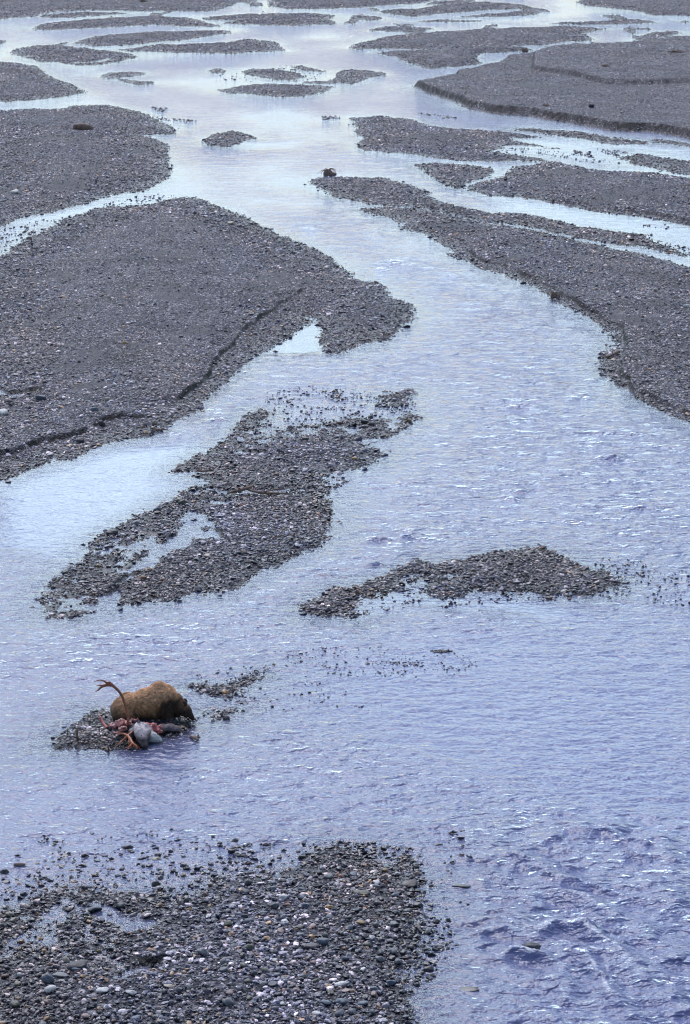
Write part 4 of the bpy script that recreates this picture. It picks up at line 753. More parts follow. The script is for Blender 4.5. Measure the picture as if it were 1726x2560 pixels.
for (px, py, _), wd, ht, colour, label in [
 ((-5.062,44.788,0.000), 0.448, 0.168, 'dark slate', 'large flat dark slate slab lying beside a puddle on the nearest bar'),
 ((-5.309,45.075,0.000), 0.164, 0.136, 'cream', 'cream stone half hidden behind the left end of the large dark slab'),
 ((-2.747,45.365,0.000), 0.274, 0.159, 'mid grey', 'big smooth grey boulder with a flat top on the nearest bar'),
 ((-5.575,44.163,0.000), 0.268, 0.214, 'blue grey', 'blocky blue-grey boulder near the lower left of the nearest bar'),
 ((-5.494,43.795,0.000), 0.253, 0.154, 'white', 'white veined angular stone in front of the blocky blue-grey boulder'),
 ((-4.488,43.703,0.000), 0.279, 0.096, 'white', 'long white speckled stone lying flat left of the brightest white slab'),
 ((-3.971,43.540,0.000), 0.238, 0.090, 'white', 'brightest white flat slab on the nearest bar'),
 ((-3.290,43.843,0.000), 0.226, 0.064, 'cream', 'slim cream stone up the bar from the brightest white slab'),
 ((-6.060,43.223,0.000), 0.242, 0.145, 'olive grey', 'dull grey-green boulder at the lower left corner of the bar'),
 ((-4.504,47.812,0.000), 0.230, 0.158, 'dark slate', 'round dark stone standing in a small pool on the nearest bar'),
 ((-3.900,49.014,0.000), 0.206, 0.182, 'dark slate', 'tall dark stone standing in still shallows above the nearest bar'),
 ((-3.998,50.388,0.000), 0.277, 0.121, 'cream', 'pale cream stone standing alone in the shallows above the nearest bar'),
 ((-4.271,50.412,0.000), 0.145, 0.103, 'dark slate', 'small round dark stone left of the pale cream stone in the shallows'),
 ((-3.764,50.584,0.000), 0.109, 0.073, 'cream', 'small cream stone right of the pale cream stone in the shallows'),
 ((-4.667,51.005,0.000), 0.311, 0.152, 'dark slate', 'rough dark stone with ripples round it, farthest out in the shallows'),
 ((-4.983,50.271,0.000), 0.241, 0.090, 'dark slate', 'low dark stone awash left of the pale cream stone'),
 ((-5.909,50.640,0.000), 0.260, 0.091, 'dark slate', 'flat dark stone awash in the shallows upstream of the nearest bar'),
 ((-7.099,49.654,0.000), 0.214, 0.167, 'dark slate', 'rounded dark boulder cut by the left edge in the shallows'),
 ((-6.990,49.148,0.000), 0.195, 0.106, 'dark slate', 'dark stone just below the boulder at the left edge'),
 ((-6.561,48.534,0.000), 0.192, 0.122, 'dark slate', 'wet dark stone alone in the water near the left shore'),
 ((-7.064,51.037,0.000), 0.281, 0.073, 'cream', 'pale flat stone awash far left above the nearest bar'),
 ((-5.013,47.719,0.000), 0.287, 0.121, 'blue grey', 'wide blue-grey stone left of the round dark pool stone'),
 ((-6.699,47.437,0.000), 0.206, 0.108, 'cream', 'tan pebbly stone at the left tip of the bar edge'),
 ((-3.123,47.550,0.000), 0.132, 0.114, 'ochre', 'lumpy ochre stone on the upper part of the nearest bar'),
 ((-5.089,47.318,0.000), 0.131, 0.063, 'ochre', 'small orange stone below the wide blue-grey stone'),
 ((-5.659,46.922,0.000), 0.130, 0.079, 'pinkish', 'rounded pinkish tan stone near the left puddles'),
 ((-6.194,45.969,0.000), 0.200, 0.083, 'rust brown', 'rusty brown flat stone among the left puddles'),
 ((-4.758,45.751,0.000), 0.116, 0.072, 'ochre', 'ochre stone in the middle of the pebbles between puddles'),
 ((-6.424,44.517,0.000), 0.167, 0.092, 'rust brown', 'rusty brown stone at the left edge of the bar'),
 ((-6.127,44.517,0.000), 0.135, 0.097, 'white', 'white rounded stone right of the rusty stone at the left edge'),
 ((-6.133,44.132,0.000), 0.134, 0.107, 'cream', 'cream forked stone below the white rounded stone'),
 ((-2.605,47.213,0.000), 0.131, 0.102, 'white', 'white stone to the right of the lumpy ochre stone'),
 ((-5.464,43.294,0.000), 0.242, 0.126, 'pinkish', 'grey-purple stone below the white veined angular stone'),
 ((-5.073,44.631,0.000), 0.205, 0.081, 'blue grey', 'dark bluish oval stone below the large dark slab'),
 ((-5.352,44.455,0.000), 0.356, 0.070, 'mid grey', 'long flat grey stone right of the blocky blue-grey boulder'),
 ((-4.937,44.349,0.000), 0.151, 0.065, 'ochre', 'orange ochre chip right of the long flat grey stone'),
 ((-3.686,43.092,0.000), 0.094, 0.073, 'white', 'small bright white pebble low on the nearest bar'),
 ((-4.694,42.682,0.000), 0.213, 0.078, 'pinkish', 'pinkish flat stone at the very bottom of the bar'),
 ((-4.938,48.791,0.000), 0.164, 0.088, 'dark slate', 'dark stone at the water line left of the tall dark stone'),
 ((-0.432,45.951,0.000), 0.292, 0.146, 'blue grey', 'teal-grey boulder at the centre of the nearest bar'),
 ((-0.652,45.777,0.000), 0.354, 0.088, 'dark slate', 'black slab tucked against the teal-grey boulder'),
 ((1.011,45.182,0.000), 0.194, 0.156, 'mid grey', 'upright grey stone near the rapids edge of the bar'),
 ((-1.859,45.500,0.000), 0.251, 0.138, 'olive grey', 'olive-grey boulder left of the black slab'),
 ((-1.908,46.854,0.000), 0.232, 0.129, 'blue grey', 'domed blue-grey boulder above the olive-grey one'),
 ((-0.332,47.691,0.000), 0.203, 0.085, 'ochre', 'ochre stone high on the right half of the nearest bar'),
 ((0.361,48.414,0.000), 0.372, 0.106, 'olive grey', 'wide tan-grey flat stone high on the right half of the bar'),
 ((-1.259,48.058,0.000), 0.172, 0.139, 'white', 'whitish angular stone in the upper middle of the nearest bar'),
 ((1.339,49.003,0.000), 0.410, 0.141, 'dark slate', 'long dark boulder on the upper right edge of the nearest bar'),
 ((0.805,49.191,0.000), 0.175, 0.148, 'pinkish', 'pinkish round stone beside the long dark edge boulder'),
 ((1.081,49.518,0.000), 0.190, 0.102, 'white', 'white slanting stone above the long dark edge boulder'),
 ((0.829,49.710,0.000), 0.157, 0.068, 'ochre', 'ochre sliver above the pinkish round stone'),
 ((1.478,47.943,0.000), 0.270, 0.125, 'dark slate', 'dark wet boulder jutting into the rapids side of the bar'),
 ((2.413,48.977,0.000), 0.437, 0.134, 'dark slate', 'dark humped boulder awash between the bar and the rapids'),
 ((1.597,44.933,0.000), 0.236, 0.143, 'dark slate', 'black wet stone at the end of a short spur into the rapids'),
 ((1.717,45.277,0.000), 0.175, 0.088, 'white', 'white stone on top of the spur beside the black wet stone'),
 ((-0.901,50.444,0.000), 0.193, 0.145, 'dark slate', 'dark stone alone in the inlet above the nearest bar'),
 ((0.351,46.901,0.000), 0.265, 0.078, 'ochre', 'long ochre stone right of centre on the nearest bar'),
 ((-1.747,48.356,0.000), 0.106, 0.073, 'cream', 'small cream stone up and left of the whitish angular one'),
 ((-0.096,44.102,0.000), 0.251, 0.073, 'white', 'white flat stone low on the right half of the bar'),
 ((0.026,43.891,0.000), 0.219, 0.073, 'pinkish', 'pale pink slab just below the white flat stone'),
 ((-2.286,51.005,0.000), 0.160, 0.104, 'dark slate', 'dark stone in the shallows above the inlet'),
 ((3.620,45.869,0.000), 0.422, 0.211, 'dark slate', 'dark boulder with white water breaking below it in the rapids'),
 ((3.035,45.712,0.000), 0.230, 0.099, 'rust brown', 'small brown boulder awash left of the rapids boulder'),
 ((2.316,44.048,0.000), 0.477, 0.146, 'dark slate', 'low dark boulder drowned in the lower rapids'),
 ((1.979,51.228,0.000), 0.262, 0.109, 'dark slate', 'dark stone awash at the top of the rapids'),
 ((-6.012,79.284,0.000), 0.280, 0.173, 'mid grey', 'rounded grey stone on the left shore of the long spit'),
 ((-6.578,77.577,0.000), 0.296, 0.180, 'mid grey', 'grey stone on the spit shore between a rounded grey and a long dark one'),
 ((-7.220,76.471,0.000), 0.417, 0.156, 'dark slate', 'long dark boulder at the corner of the spit shore'),
 ((-5.254,80.099,0.000), 0.337, 0.185, 'olive grey', 'brownish grey boulder inland of the rounded grey shore stone'),
 ((-7.302,72.773,0.000), 0.179, 0.100, 'ochre', 'bright ochre-yellow stone on the lower spit'),
 ((-7.480,72.503,0.000), 0.179, 0.069, 'white', 'white flat stone touching the ochre-yellow one on the spit'),
 ((-6.811,76.253,0.000), 0.218, 0.104, 'white', 'white stone right of the long dark boulder on the spit'),
 ((-5.889,71.351,0.000), 0.303, 0.137, 'rust brown', 'brown boulder at the foot of the spit puddle'),
 ((-4.103,73.652,0.000), 0.282, 0.111, 'cream', 'cream stone in the middle of the lower spit'),
 ((-6.998,91.875,0.000), 0.223, 0.211, 'cream', 'round cream boulder at the foot of the left cut bank'),
 ((-8.859,91.235,0.000), 0.320, 0.295, 'dark slate', 'dark boulder perched at the end of the left cut bank'),
 ((-9.416,88.808,0.000), 0.336, 0.240, 'dark slate', 'dark boulder fallen below the left cut bank'),
 ((-8.126,91.152,0.000), 0.172, 0.160, 'white', 'white stone right of the dark perched boulder'),
 ((-4.783,78.235,0.000), 0.245, 0.117, 'dark slate', 'dark stone standing in the spit puddle'),
 ((-6.351,141.933,0.000), 0.417, 0.270, 'cream', 'conspicuous cream boulder on the upper slope of the big left bar'),
 ((-19.909,154.322,0.000), 0.532, 0.319, 'white', 'large pale boulder on the far left bar above the side channel'),
 ((-10.865,145.549,0.000), 0.176, 0.151, 'ochre', 'small ochre stone at the top of the big left bar'),
 ((9.354,123.804,0.000), 0.323, 0.215, 'cream', 'cream boulder at the cut bank of the right bar'),
 ((15.657,115.745,0.000), 0.343, 0.202, 'white', 'whitish boulder at the right edge of the right bar'),
 ((14.571,118.952,0.000), 0.228, 0.186, 'cream', 'pale stone on the right bar above the whitish edge boulder'),
 ((2.723,111.469,0.000), 0.350, 0.175, 'dark slate', 'black boulder off the tip of the big left bar'),
 ((3.191,113.678,0.000), 0.436, 0.119, 'dark slate', 'flat dark rock awash off the tip of the big left bar'),
 ((26.480,199.692,0.000), 0.257, 0.178, 'white', 'white boulder on the far right terrace near its cut bank'),
 ((21.233,197.730,0.000), 0.294, 0.196, 'cream', 'pale boulder on the brink of the far right terrace'),
 ((19.328,201.981,0.000), 0.500, 0.400, 'dark slate', 'dark boulder on the brink of the far right terrace'),
 ((4.228,93.243,0.000), 0.279, 0.082, 'ochre', 'yellowish stone awash alone off the spit in midstream'),
 ((0.062,69.394,0.000), 0.225, 0.113, 'dark slate', 'dark boulder between the middle islet and its left lobe'),
 ((0.772,70.226,0.000), 0.152, 0.099, 'ochre', 'ochre stone at the lower edge of the middle islet'),
 ((3.223,69.004,0.000), 0.142, 0.082, 'dark slate', 'dark stone standing alone below the middle islet'),
 ((1.637,68.682,0.000), 0.089, 0.082, 'dark slate', 'small dark stone in calm water below the islet lobe'),
 ((0.456,68.237,0.000), 0.126, 0.059, 'ochre', 'ochre stone awash just below the left lobe of the islet'),
 ((0.742,69.172,0.000), 0.135, 0.075, 'dark slate', 'brownish dark stone in calm water under the islet'),
 ((-6.524,77.708,0.000), 0.249, 0.152, 'mid grey', 'pale grey stone at the top corner of the lower spit'),
 ((-4.073,73.782,0.000), 0.303, 0.105, 'pinkish', 'pinkish pale stone on the lower middle of the spit'),
 ((-3.193,74.026,0.000), 0.198, 0.093, 'blue grey', 'blue-grey stone right of the pinkish pale spit stone'),
 ((-11.579,95.557,0.000), 0.471, 0.269, 'blue grey', 'blue-grey boulder near the small puddle on the left bar'),
 ((-12.709,93.243,0.000), 0.493, 0.296, 'white', 'pale boulder at the left picture edge on the big bar'),
 ((-9.039,95.164,0.000), 0.218, 0.184, 'cream', 'cream stone on the big left bar above the cut bank'),
 ((-9.307,92.868,0.000), 0.327, 0.196, 'blue grey', 'blue-grey flat stone on the brow of the left cut bank'),
 ((-9.268,105.627,0.000), 0.222, 0.148, 'ochre', 'tan boulder in the middle of the big left bar'),
 ((-1.400,89.092,0.000), 0.283, 0.142, 'olive grey', 'olive boulder in the upper part of the spit'),
 ((-11.267,83.191,0.000), 0.251, 0.133, 'dark slate', 'dark stone on the shore under the left cut bank'),
 ((0.321,86.302,0.000), 0.257, 0.128, 'ochre', 'ochre boulder near the right point of the upper spit'),
 ((0.953,93.068,0.000), 0.213, 0.175, 'olive grey', 'greenish boulder on the upper arm of the spit'),
 ((-0.198,91.989,0.000), 0.273, 0.136, 'pinkish', 'pale pinkish boulder on the upper arm of the spit'),
 ((-5.290,80.274,0.000), 0.349, 0.175, 'olive grey', 'brown-grey boulder at the left shore notch of the spit'),
]:
    stone(px, py, wd, wd * random.uniform(.6, .85), ht, colour, label)

def stone_field(n, outline, kinds, rlo, rhi, place, group_tail):
    P = np.array(outline); lo, hi = P.min(0), P.max(0); made = 0; tries = 0
    while made < n and tries < 6000:
        tries += 1
        x, y = random.uniform(lo[0], hi[0]), random.uniform(lo[1], hi[1])
        if poly_sd(np.array([x]), np.array([y]), outline, 1.0)[0] < 0: continue
        r = rlo + (rhi - rlo) * random.random() ** 1.8
        if any(abs(x - a) < (r + q / 2) and abs(y - b) < (r + q / 2) for a, b, q in PLACED): continue
        c, adj = random.choices(kinds, [k[2] for k in kinds])[0][:2] if len(kinds[0]) > 2 else random.choice(kinds)
        stone(x, y, 2 * r, 2 * r * random.uniform(.6, .95), 2 * r * random.uniform(.35, .65), c, adj + ' ' + place, rot=random.uniform(0, 6.28), group=adj.replace('cobble', 'cobbles') + ' ' + group_tail)
        made += 1
FRONT = [(-6.85,47.07),(-5.46,47.35),(-4.06,47.63),(-2.46,48.21),(-2.20,42.52),(-6.26,42.52),(-1.46,42.59),(1.18,42.59),(1.11,44.51),(1.16,46.76),(1.22,49.65),(-0.65,49.91),(-2.32,48.96)]
stone_field(150, FRONT, [('dark slate', 'dark slate cobble', 5), ('mid grey', 'mid grey cobble', 4), ('blue grey', 'blue-grey cobble', 4), ('white', 'whitish cobble', 1.2), ('pinkish', 'pinkish grey cobble', .8), ('olive grey', 'olive grey cobble', 1)], .075, .125, 'lying in the gravel of the nearest, lowest bar', 'on the nearest gravel bar')
SHOAL = [(-7.24,50.08),(-6.42,50.78),(-5.23,50.94),(-3.84,50.70),(-2.78,50.70),(-2.72,49.54),(-4.19,49.31),(-5.32,48.79),(-6.72,48.28)]
stone_field(26, SHOAL, [('dark slate', 'wet dark cobble', 5), ('mid grey', 'wet grey cobble', 1)], .06, .10, 'standing in shallow water along the nearest bar', 'in the shallows along the nearest bar')
EDGE = [(1.27,50.44),(1.75,50.27),(1.64,47.88),(1.54,46.76),(2.20,46.29),(1.61,45.84),(1.67,44.87),(1.34,43.95),(1.09,43.81),(1.21,49.22)]
stone_field(24, EDGE, [('dark slate', 'dark wet cobble', 4), ('blue grey', 'blue-grey wet cobble', 1)], .07, .12, 'at the rapids edge of the nearest bar', 'at the rapids edge of the nearest bar')

# ---------------------------------------------------------------- the bear and the carcass
SITE = Vector((-4.705,59.203,0.0))

def ell_verts(c, r, rot=(0, 0, 0), sub=3):
    V, F = ico(sub)
    from mathutils import Euler
    R = np.array(Euler(rot).to_matrix())
    return (V * np.array(r)) @ R.T + np.array(c), F

def merged(parts):
    Vs, Fs, o = [], [], 0
    for V, F in parts: Vs.append(V); Fs.append(F + o); o += len(V)
    return np.concatenate(Vs), np.concatenate(Fs)

def remeshed(name, parts, voxel, smooth_it=6):
    """one continuous skin round overlapping volumes"""
    V, F = merged(parts)
    me = np_mesh(name, V, F, 3); o = bpy.data.objects.new(name + '_raw', me); COL.objects.link(o)
    m = o.modifiers.new('r', 'REMESH'); m.mode = 'VOXEL'; m.voxel_size = voxel; m.use_smooth_shade = True
    m = o.modifiers.new('s', 'SMOOTH'); m.iterations = smooth_it; m.factor = 0.5
    dg = bpy.context.evaluated_depsgraph_get()
    out = bpy.data.meshes.new_from_object(o.evaluated_get(dg)); out.name = name
    bpy.data.objects.remove(o); bpy.data.meshes.remove(me)
    return out

def limb(pts, radii, n=8):
    """overlapping spheres along a bent, tapering limb"""
    out = []
    pts = [Vector(p) for p in pts]
    for i in range(len(pts) - 1):
        for k in range(n):
            t = k / n; p = pts[i].lerp(pts[i + 1], t); r = radii[i] * (1 - t) + radii[i + 1] * t
            out.append(ell_verts(p, (r, r, r), sub=2))
    out.append(ell_verts(pts[-1], (radii[-1],) * 3, sub=2))
    return out

def tube(pts, radii, seg=8, wob=0.0):
    """tapering round branch along a smooth path, ends closed"""
    P = [np.array(p, float) for p in pts]; Q_, R_ = [], []
    n = len(P)
    for i in range(n - 1):
        p0, p1, p2, p3 = P[max(i - 1, 0)], P[i], P[i + 1], P[min(i + 2, n - 1)]
        for k in range(4):
            t = k / 4
            Q_.append(0.5 * (2 * p1 + (p2 - p0) * t + (2 * p0 - 5 * p1 + 4 * p2 - p3) * t * t + (3 * p1 - p0 - 3 * p2 + p3) * t ** 3))
            R_.append(radii[i] * (1 - t) + radii[i + 1] * t)
    Q_.append(P[-1]); R_.append(radii[-1])
    V, F = [], []
    for i, (q, r) in enumerate(zip(Q_, R_)):
        d = Q_[min(i + 1, len(Q_) - 1)] - Q_[max(i - 1, 0)]; d /= np.linalg.norm(d) + 1e-9
        a = np.cross(d, (0, 0, 1.0) if abs(d[2]) < .9 else (1.0, 0, 0)); a /= np.linalg.norm(a); b = np.cross(d, a)
        for k in range(seg):
            th = 2 * math.pi * k / seg; rr = r * (1 + wob * random.uniform(-1, 1))
            V.append(q + rr * (math.cos(th) * a + math.sin(th) * b))
    m = len(Q_)
    for i in range(m - 1):
        for k in range(seg):
            a, b = i * seg + k, i * seg + (k + 1) % seg
            F += [(a, b, b + seg), (a, b + seg, a + seg)]
    V += [Q_[0], Q_[-1]]
    for k in range(seg):
        F += [((k + 1) % seg, k, m * seg), ((m - 1) * seg + k, (m - 1) * seg + (k + 1) % seg, m * seg + 1)]
    return np.array(V), np.array(F)

def fur_strands(name, me, n, length, width, flow, colour, parent, mat, keep=None, lift=0.32, seed=1):
    """tapered hair locks rooted all over a skin"""
    r = np.random.default_rng(seed)
    me.calc_loop_triangles()
    co = np.empty(len(me.vertices) * 3, np.float32); me.vertices.foreach_get('co', co); co = co.reshape(-1, 3)
    tri = np.empty(len(me.loop_triangles) * 3, np.int32); me.loop_triangles.foreach_get('vertices', tri); tri = tri.reshape(-1, 3)
    a, b, c = co[tri[:, 0]], co[tri[:, 1]], co[tri[:, 2]]
    nn = np.cross(b - a, c - a); ar = np.linalg.norm(nn, axis=1); nn = nn / (ar[:, None] + 1e-12)
    f = r.choice(len(tri), n, p=ar / ar.sum()); u = r.random((n, 1)); v = r.random((n, 1)); sw = (u + v) > 1
    u = np.where(sw, 1 - u, u); v = np.where(sw, 1 - v, v)
    p = a[f] * (1 - u - v) + b[f] * u + c[f] * v; nr_ = nn[f]
    if keep is not None:
        k = keep(p); p, nr_ = p[k], nr_[k]; n = len(p)
    d = flow(p); d = d - nr_ * (d * nr_).sum(1, keepdims=True)
    cl = np.stack([noise2(p[:, 0] * 14, p[:, 2] * 14 + p[:, 1] * 9, 5), noise2(p[:, 0] * 14 + 40, p[:, 2] * 14 + p[:, 1] * 9, 6), noise2(p[:, 0] * 14, p[:, 1] * 14 + 70, 7)], 1)
    d = d / (np.linalg.norm(d, axis=1, keepdims=True) + 1e-9) + nr_ * lift + cl * 0.55 + r.normal(0, .12, (n, 3))
    d /= np.linalg.norm(d, axis=1, keepdims=True)
    L = length * r.uniform(.6, 1.2, (n, 1)); s = np.cross(d, nr_); s /= np.linalg.norm(s, axis=1, keepdims=True) + 1e-9
    W = width * r.uniform(.7, 1.3, (n, 1)); base = p - nr_ * 0.004
    m1 = base + d * L * .5 + nr_ * L * .06; tip = base + d * L - nr_ * L * .08 - np.array([0, 0, .15]) * L
    V = np.stack([base - s * W, base + s * W, m1 + s * W * .8, m1 - s * W * .8, tip], 1)
    F = np.array([(0, 1, 2), (0, 2, 3), (3, 2, 4)])
    col = colour(p, r)
    me2 = np_mesh(name, V.reshape(-1, 3), (F[None] + (np.arange(n) * 5)[:, None, None]).reshape(-1, 3), 3, True)
    attr(me2, 'tint', 'FLOAT_COLOR', np.repeat(np.concatenate([col, np.ones((n, 1))], 1), 5, 0))
    return link(name, me2, mat, parent)

def tinted(name, rough=0.8, spec=0.2, var=0.25, scale=30):
    m, nt, b = mat_new(name)
    a = N(nt, 'ShaderNodeAttribute', attribute_name='tint')
    n1 = N(nt, 'ShaderNodeTexNoise', Scale=scale, Detail=4.0)
    tc = N(nt, 'ShaderNodeTexCoord'); nt.links.new(tc.outputs['Object'], n1.inputs['Vector'])
    c = mixc(nt, 1.0, a.outputs['Color'], ramp(nt, n1.outputs['Fac'], [(.3, (1 - var,) * 3), (.7, (1 + var,) * 3)]), 'MULTIPLY')
    nt.links.new(c, b.inputs['Base Color']); b.inputs['Roughness'].default_value = rough; b.inputs['Specular IOR Level'].default_value = spec
    return m

def plain(name, colour, rough=0.6, var=0.3, scale=25, bump=0.0):
    m, nt, b = mat_new(name)
    tc = N(nt, 'ShaderNodeTexCoord'); n1 = N(nt, 'ShaderNodeTexNoise', Scale=scale, Detail=5.0); nt.links.new(tc.outputs['Object'], n1.inputs['Vector'])
    c = mixc(nt, 1.0, colour, ramp(nt, n1.outputs['Fac'], [(.3, (1 - var,) * 3), (.7, (1 + var,) * 3)]), 'MULTIPLY')
    nt.links.new(c, b.inputs['Base Color']); b.inputs['Roughness'].default_value = rough
    if bump:
        bp = N(nt, 'ShaderNodeBump', Strength=bump, Distance=0.02); nt.links.new(n1.outputs['Fac'], bp.inputs['Height']); nt.links.new(bp.outputs[0], b.inputs['Normal'])
    return m

fur_m = tinted('fur', 0.75, 0.25, 0.15)
bear = bpy.data.objects.new('bear', None); COL.objects.link(bear); bear.location = SITE
tag(bear, 'brown grizzly bear crouching behind the carcass with its head lowered to the gravel', 'bear')
E = ell_verts
parts = [
 E((-.70, .02, .28), (.31, .32, .30)), E((-.68, -.21, .24), (.28, .17, .28), (0, .25, 0)), E((-.60, .25, .38), (.26, .16, .26)),
 E((-.42, 0, .36), (.38, .34, .33)), E((-.12, 0, .44), (.40, .36, .38)), E((.14, 0, .52), (.34, .34, .42)),
 E((.0, 0, .30), (.60, .32, .27)), E((.30, 0, .52), (.30, .32, .40), (0, .25, 0)), E((.19, 0, .80), (.21, .16, .20), (0, .1, 0)), E((.36, -.02, .66), (.20, .18, .20)),
 E((.52, -.03, .48), (.24, .23, .25), (0, .5, 0)), E((.64, -.05, .40), (.19, .19, .20), (0, .5, 0)),
 E((.79, -.08, .31), (.165, .155, .16)), E((.85, -.10, .26), (.14, .13, .13)), E((.94, -.13, .165), (.085, .08, .08), (0, .7, 0)), E((1.0, -.15, .10), (.064, .062, .060)),
]
parts += limb([(.36, -.20, .42), (.42, -.26, .22), (.46, -.26, .09)], [.17, .12, .085]) + [E((.52, -.27, .07), (.12, .085, .055))]
parts += limb([(.36, .20, .42), (.46, .24, .22), (.52, .24, .09)], [.17, .12, .085]) + [E((.58, .23, .07), (.12, .085, .055))]
parts += limb([(-.62, -.26, .26), (-.44, -.32, .18), (-.58, -.32, .07)], [.20, .13, .08]) + [E((-.48, -.33, .06), (.14, .08, .055))]
parts += limb([(-.60, .26, .26), (-.44, .32, .18), (-.56, .32, .07)], [.20, .13, .08]) + [E((-.46, .33, .06), (.14, .08, .055))]
bm_ = remeshed('body', parts, 0.026, 8)
def bear_col(p, r):
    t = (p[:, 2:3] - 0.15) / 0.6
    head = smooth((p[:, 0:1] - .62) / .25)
    top = np.array([.76, .45, .24]); mid = np.array([.46, .255, .13]); low_ = np.array([.055, .034, .022]); dk = np.array([.050, .032, .022])  # golden back fur, brightened further by rim light put into the colour
    front = smooth((p[:, 0:1] - .05) / .4)                      # naturally dark shoulders, legs and chest, with their shade painted in too
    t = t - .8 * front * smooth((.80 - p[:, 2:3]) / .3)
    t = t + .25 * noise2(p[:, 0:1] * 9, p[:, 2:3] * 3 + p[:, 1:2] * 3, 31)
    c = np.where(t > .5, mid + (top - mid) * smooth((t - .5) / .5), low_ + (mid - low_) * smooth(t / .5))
    c = c * (1 - head) + (dk + (mid - dk) * smooth((p[:, 2:3] - .3) / .25)) * head
    rump = smooth((-.55 - p[:, 0:1]) / .3); c = c * (1 - .4 * rump) + .4 * rump * np.array([.17, .125, .09])
    st_ = noise2(p[:, 0:1] * 30 + p[:, 2:3] * 14, p[:, 2:3] * 9 + p[:, 1:2] * 20, 33)
    return c * (1 + 1.0 * st_) * r.uniform(.5, 1.5, (len(p), 1))
co = np.empty(len(bm_.vertices) * 3, np.float32); bm_.vertices.foreach_get('co', co); co = co.reshape(-1, 3)
class _One:
    def uniform(self, a, b, s): return np.full(s, .8)
attr(bm_, 'tint', 'FLOAT_COLOR', np.concatenate([bear_col(co, _One()), np.ones((len(co), 1))], 1))
body = link('body', bm_, fur_m, bear)
def bear_flow(p):
    d = np.tile(np.array([[-1.0, 0, -.55]]), (len(p), 1)); d[:, 2] -= 0.9 * np.clip(.55 - p[:, 2], 0, 1) * 2
    return d
fur_strands('fur', bm_, 42000, .075, .0048, bear_flow, bear_col, body, fur_m, keep=lambda p: (p[:, 0] < .88) & (p[:, 2] > .05))
fur_strands('fur', bm_, 9000, .022, .004, bear_flow, bear_col, body, fur_m, keep=lambda p: (p[:, 0] > .80), seed=4)
dark_fur = plain('dark_fur', (.045, .032, .024), .85, .3, 40)
for y_, nm in ((-.175, 'ear'), (.02, 'ear')):
    V, F = E((0, 0, 0), (.055, .034, .080), sub=3); V[:, 1] += np.where(V[:, 1] < 0, .018 * (1 - (V[:, 2] / .075) ** 2), 0)
    V = V @ np.array(Matrix.Rotation(math.radians(-12), 3, 'Y')).T
    ear = link('ear', np_mesh('ear', V + np.array([.81, y_, .475]), F, 3), dark_fur, bear)
black = plain('black_skin', (.012, .011, .012), .25, .1)
V, F = E((1.055, -.165, .085), (.026, .034, .024), (0, .6, 0)); link('nose', np_mesh('nose', V, F, 3), black, bear)
for s_ in (-1, 1):
    V, F = E((.905, -.115 + s_ * .088, .275), (.013, .010, .013)); link('eye', np_mesh('eye', V, F, 3), black, bear)
V, F = E((.985, -.155, .062), (.055, .045, .012), (0, .6, 0)); link('mouth', np_mesh('mouth', V, F, 3), black, bear)
claw_m = plain('claw', (.10, .075, .05), .4)
for (cx, cy) in ((.62, -.27), (.68, .23), (-.35, -.33), (-.33, .33)):
    link('claws', np_mesh('claws', *merged([tube([(cx, cy + k * .032, .075), (cx + .04, cy + k * .034, .07), (cx + .07, cy + k * .035, .045)], [.011, .008, .003], 6) for k in (-2, -1, 0, 1, 2)]), 3), claw_m, body)

# the carcass: a bull caribou, head uppermost, one antler up and one down in the water
car = bpy.data.objects.new('caribou_carcass', None); COL.objects.link(car); car.location = SITE
tag(car, 'half-eaten caribou carcass with one reddish antler curving up above the bear', 'carcass')
hide_m = tinted('caribou_hair', .85, .2, .35, 18)
def tint_all(me, fn):
    co = np.empty(len(me.vertices) * 3, np.float32); me.vertices.foreach_get('co', co); co = co.reshape(-1, 3)
    attr(me, 'tint', 'FLOAT_COLOR', np.concatenate([fn(co), np.ones((len(co), 1))], 1))
hp = limb([(0.050,-1.312,0.200), (-0.200,-1.458,0.330)], [.15, .145], 10) + limb([(-0.200,-1.458,0.330), (-0.155,-1.732,0.280), (-0.094,-1.911,0.180), (-0.041,-1.993,0.080)], [.145, .15, .12, .075], 10) + limb([(0.050,-1.312,0.200), (-0.106,-1.750,0.200)], [.14, .14], 8) + [E((-0.367,-1.459,0.200), (.10, .12, .12))]
hd = remeshed('head', hp, .018, 6)
def head_col(p):
    n = fbm(p[:, 0:1] * 7, p[:, 2:3] * 7 + p[:, 1:2] * 5, 3, 3)
    top = smooth((p[:, 2:3] - .22) / .15)
    c = np.array([.16, .125, .12]) * (1 - top) + np.array([.55, .49, .48]) * top
    return c * (1 + .7 * n)
tint_all(hd, head_col); head = link('head', hd, hide_m, car)
class _R: pass
fur_strands('fur', hd, 5000, .035, .003, lambda p: np.tile(np.array([[.5, -.3, -1.0]]), (len(p), 1)), lambda p, r: head_col(p) * r.uniform(.6, 1.5, (len(p), 1)), head, fur_m, seed=9)
def ear_mesh(base, tip, wd):
    b, t = np.array(base), np.array(tip); ax = t - b; L = np.linalg.norm(ax); ax /= L; s = np.cross(ax, (0, 1.0, 0)); s /= np.linalg.norm(s); nrm = np.cross(s, ax)
    V, F = ico(3); q = (V[:, 2] + 1) / 2; wq = np.sin(np.clip(q, 0, 1) ** .8 * math.pi) ** .8 * .8 + .2 * (1 - q)
    W = b + np.outer(q * L, ax) + np.outer(V[:, 0] * wd * wq.clip(.05), s) + np.outer(V[:, 1] * wd * .35 - .02 * (V[:, 0] ** 2), nrm)
    return np_mesh('ear', W, F, 3)
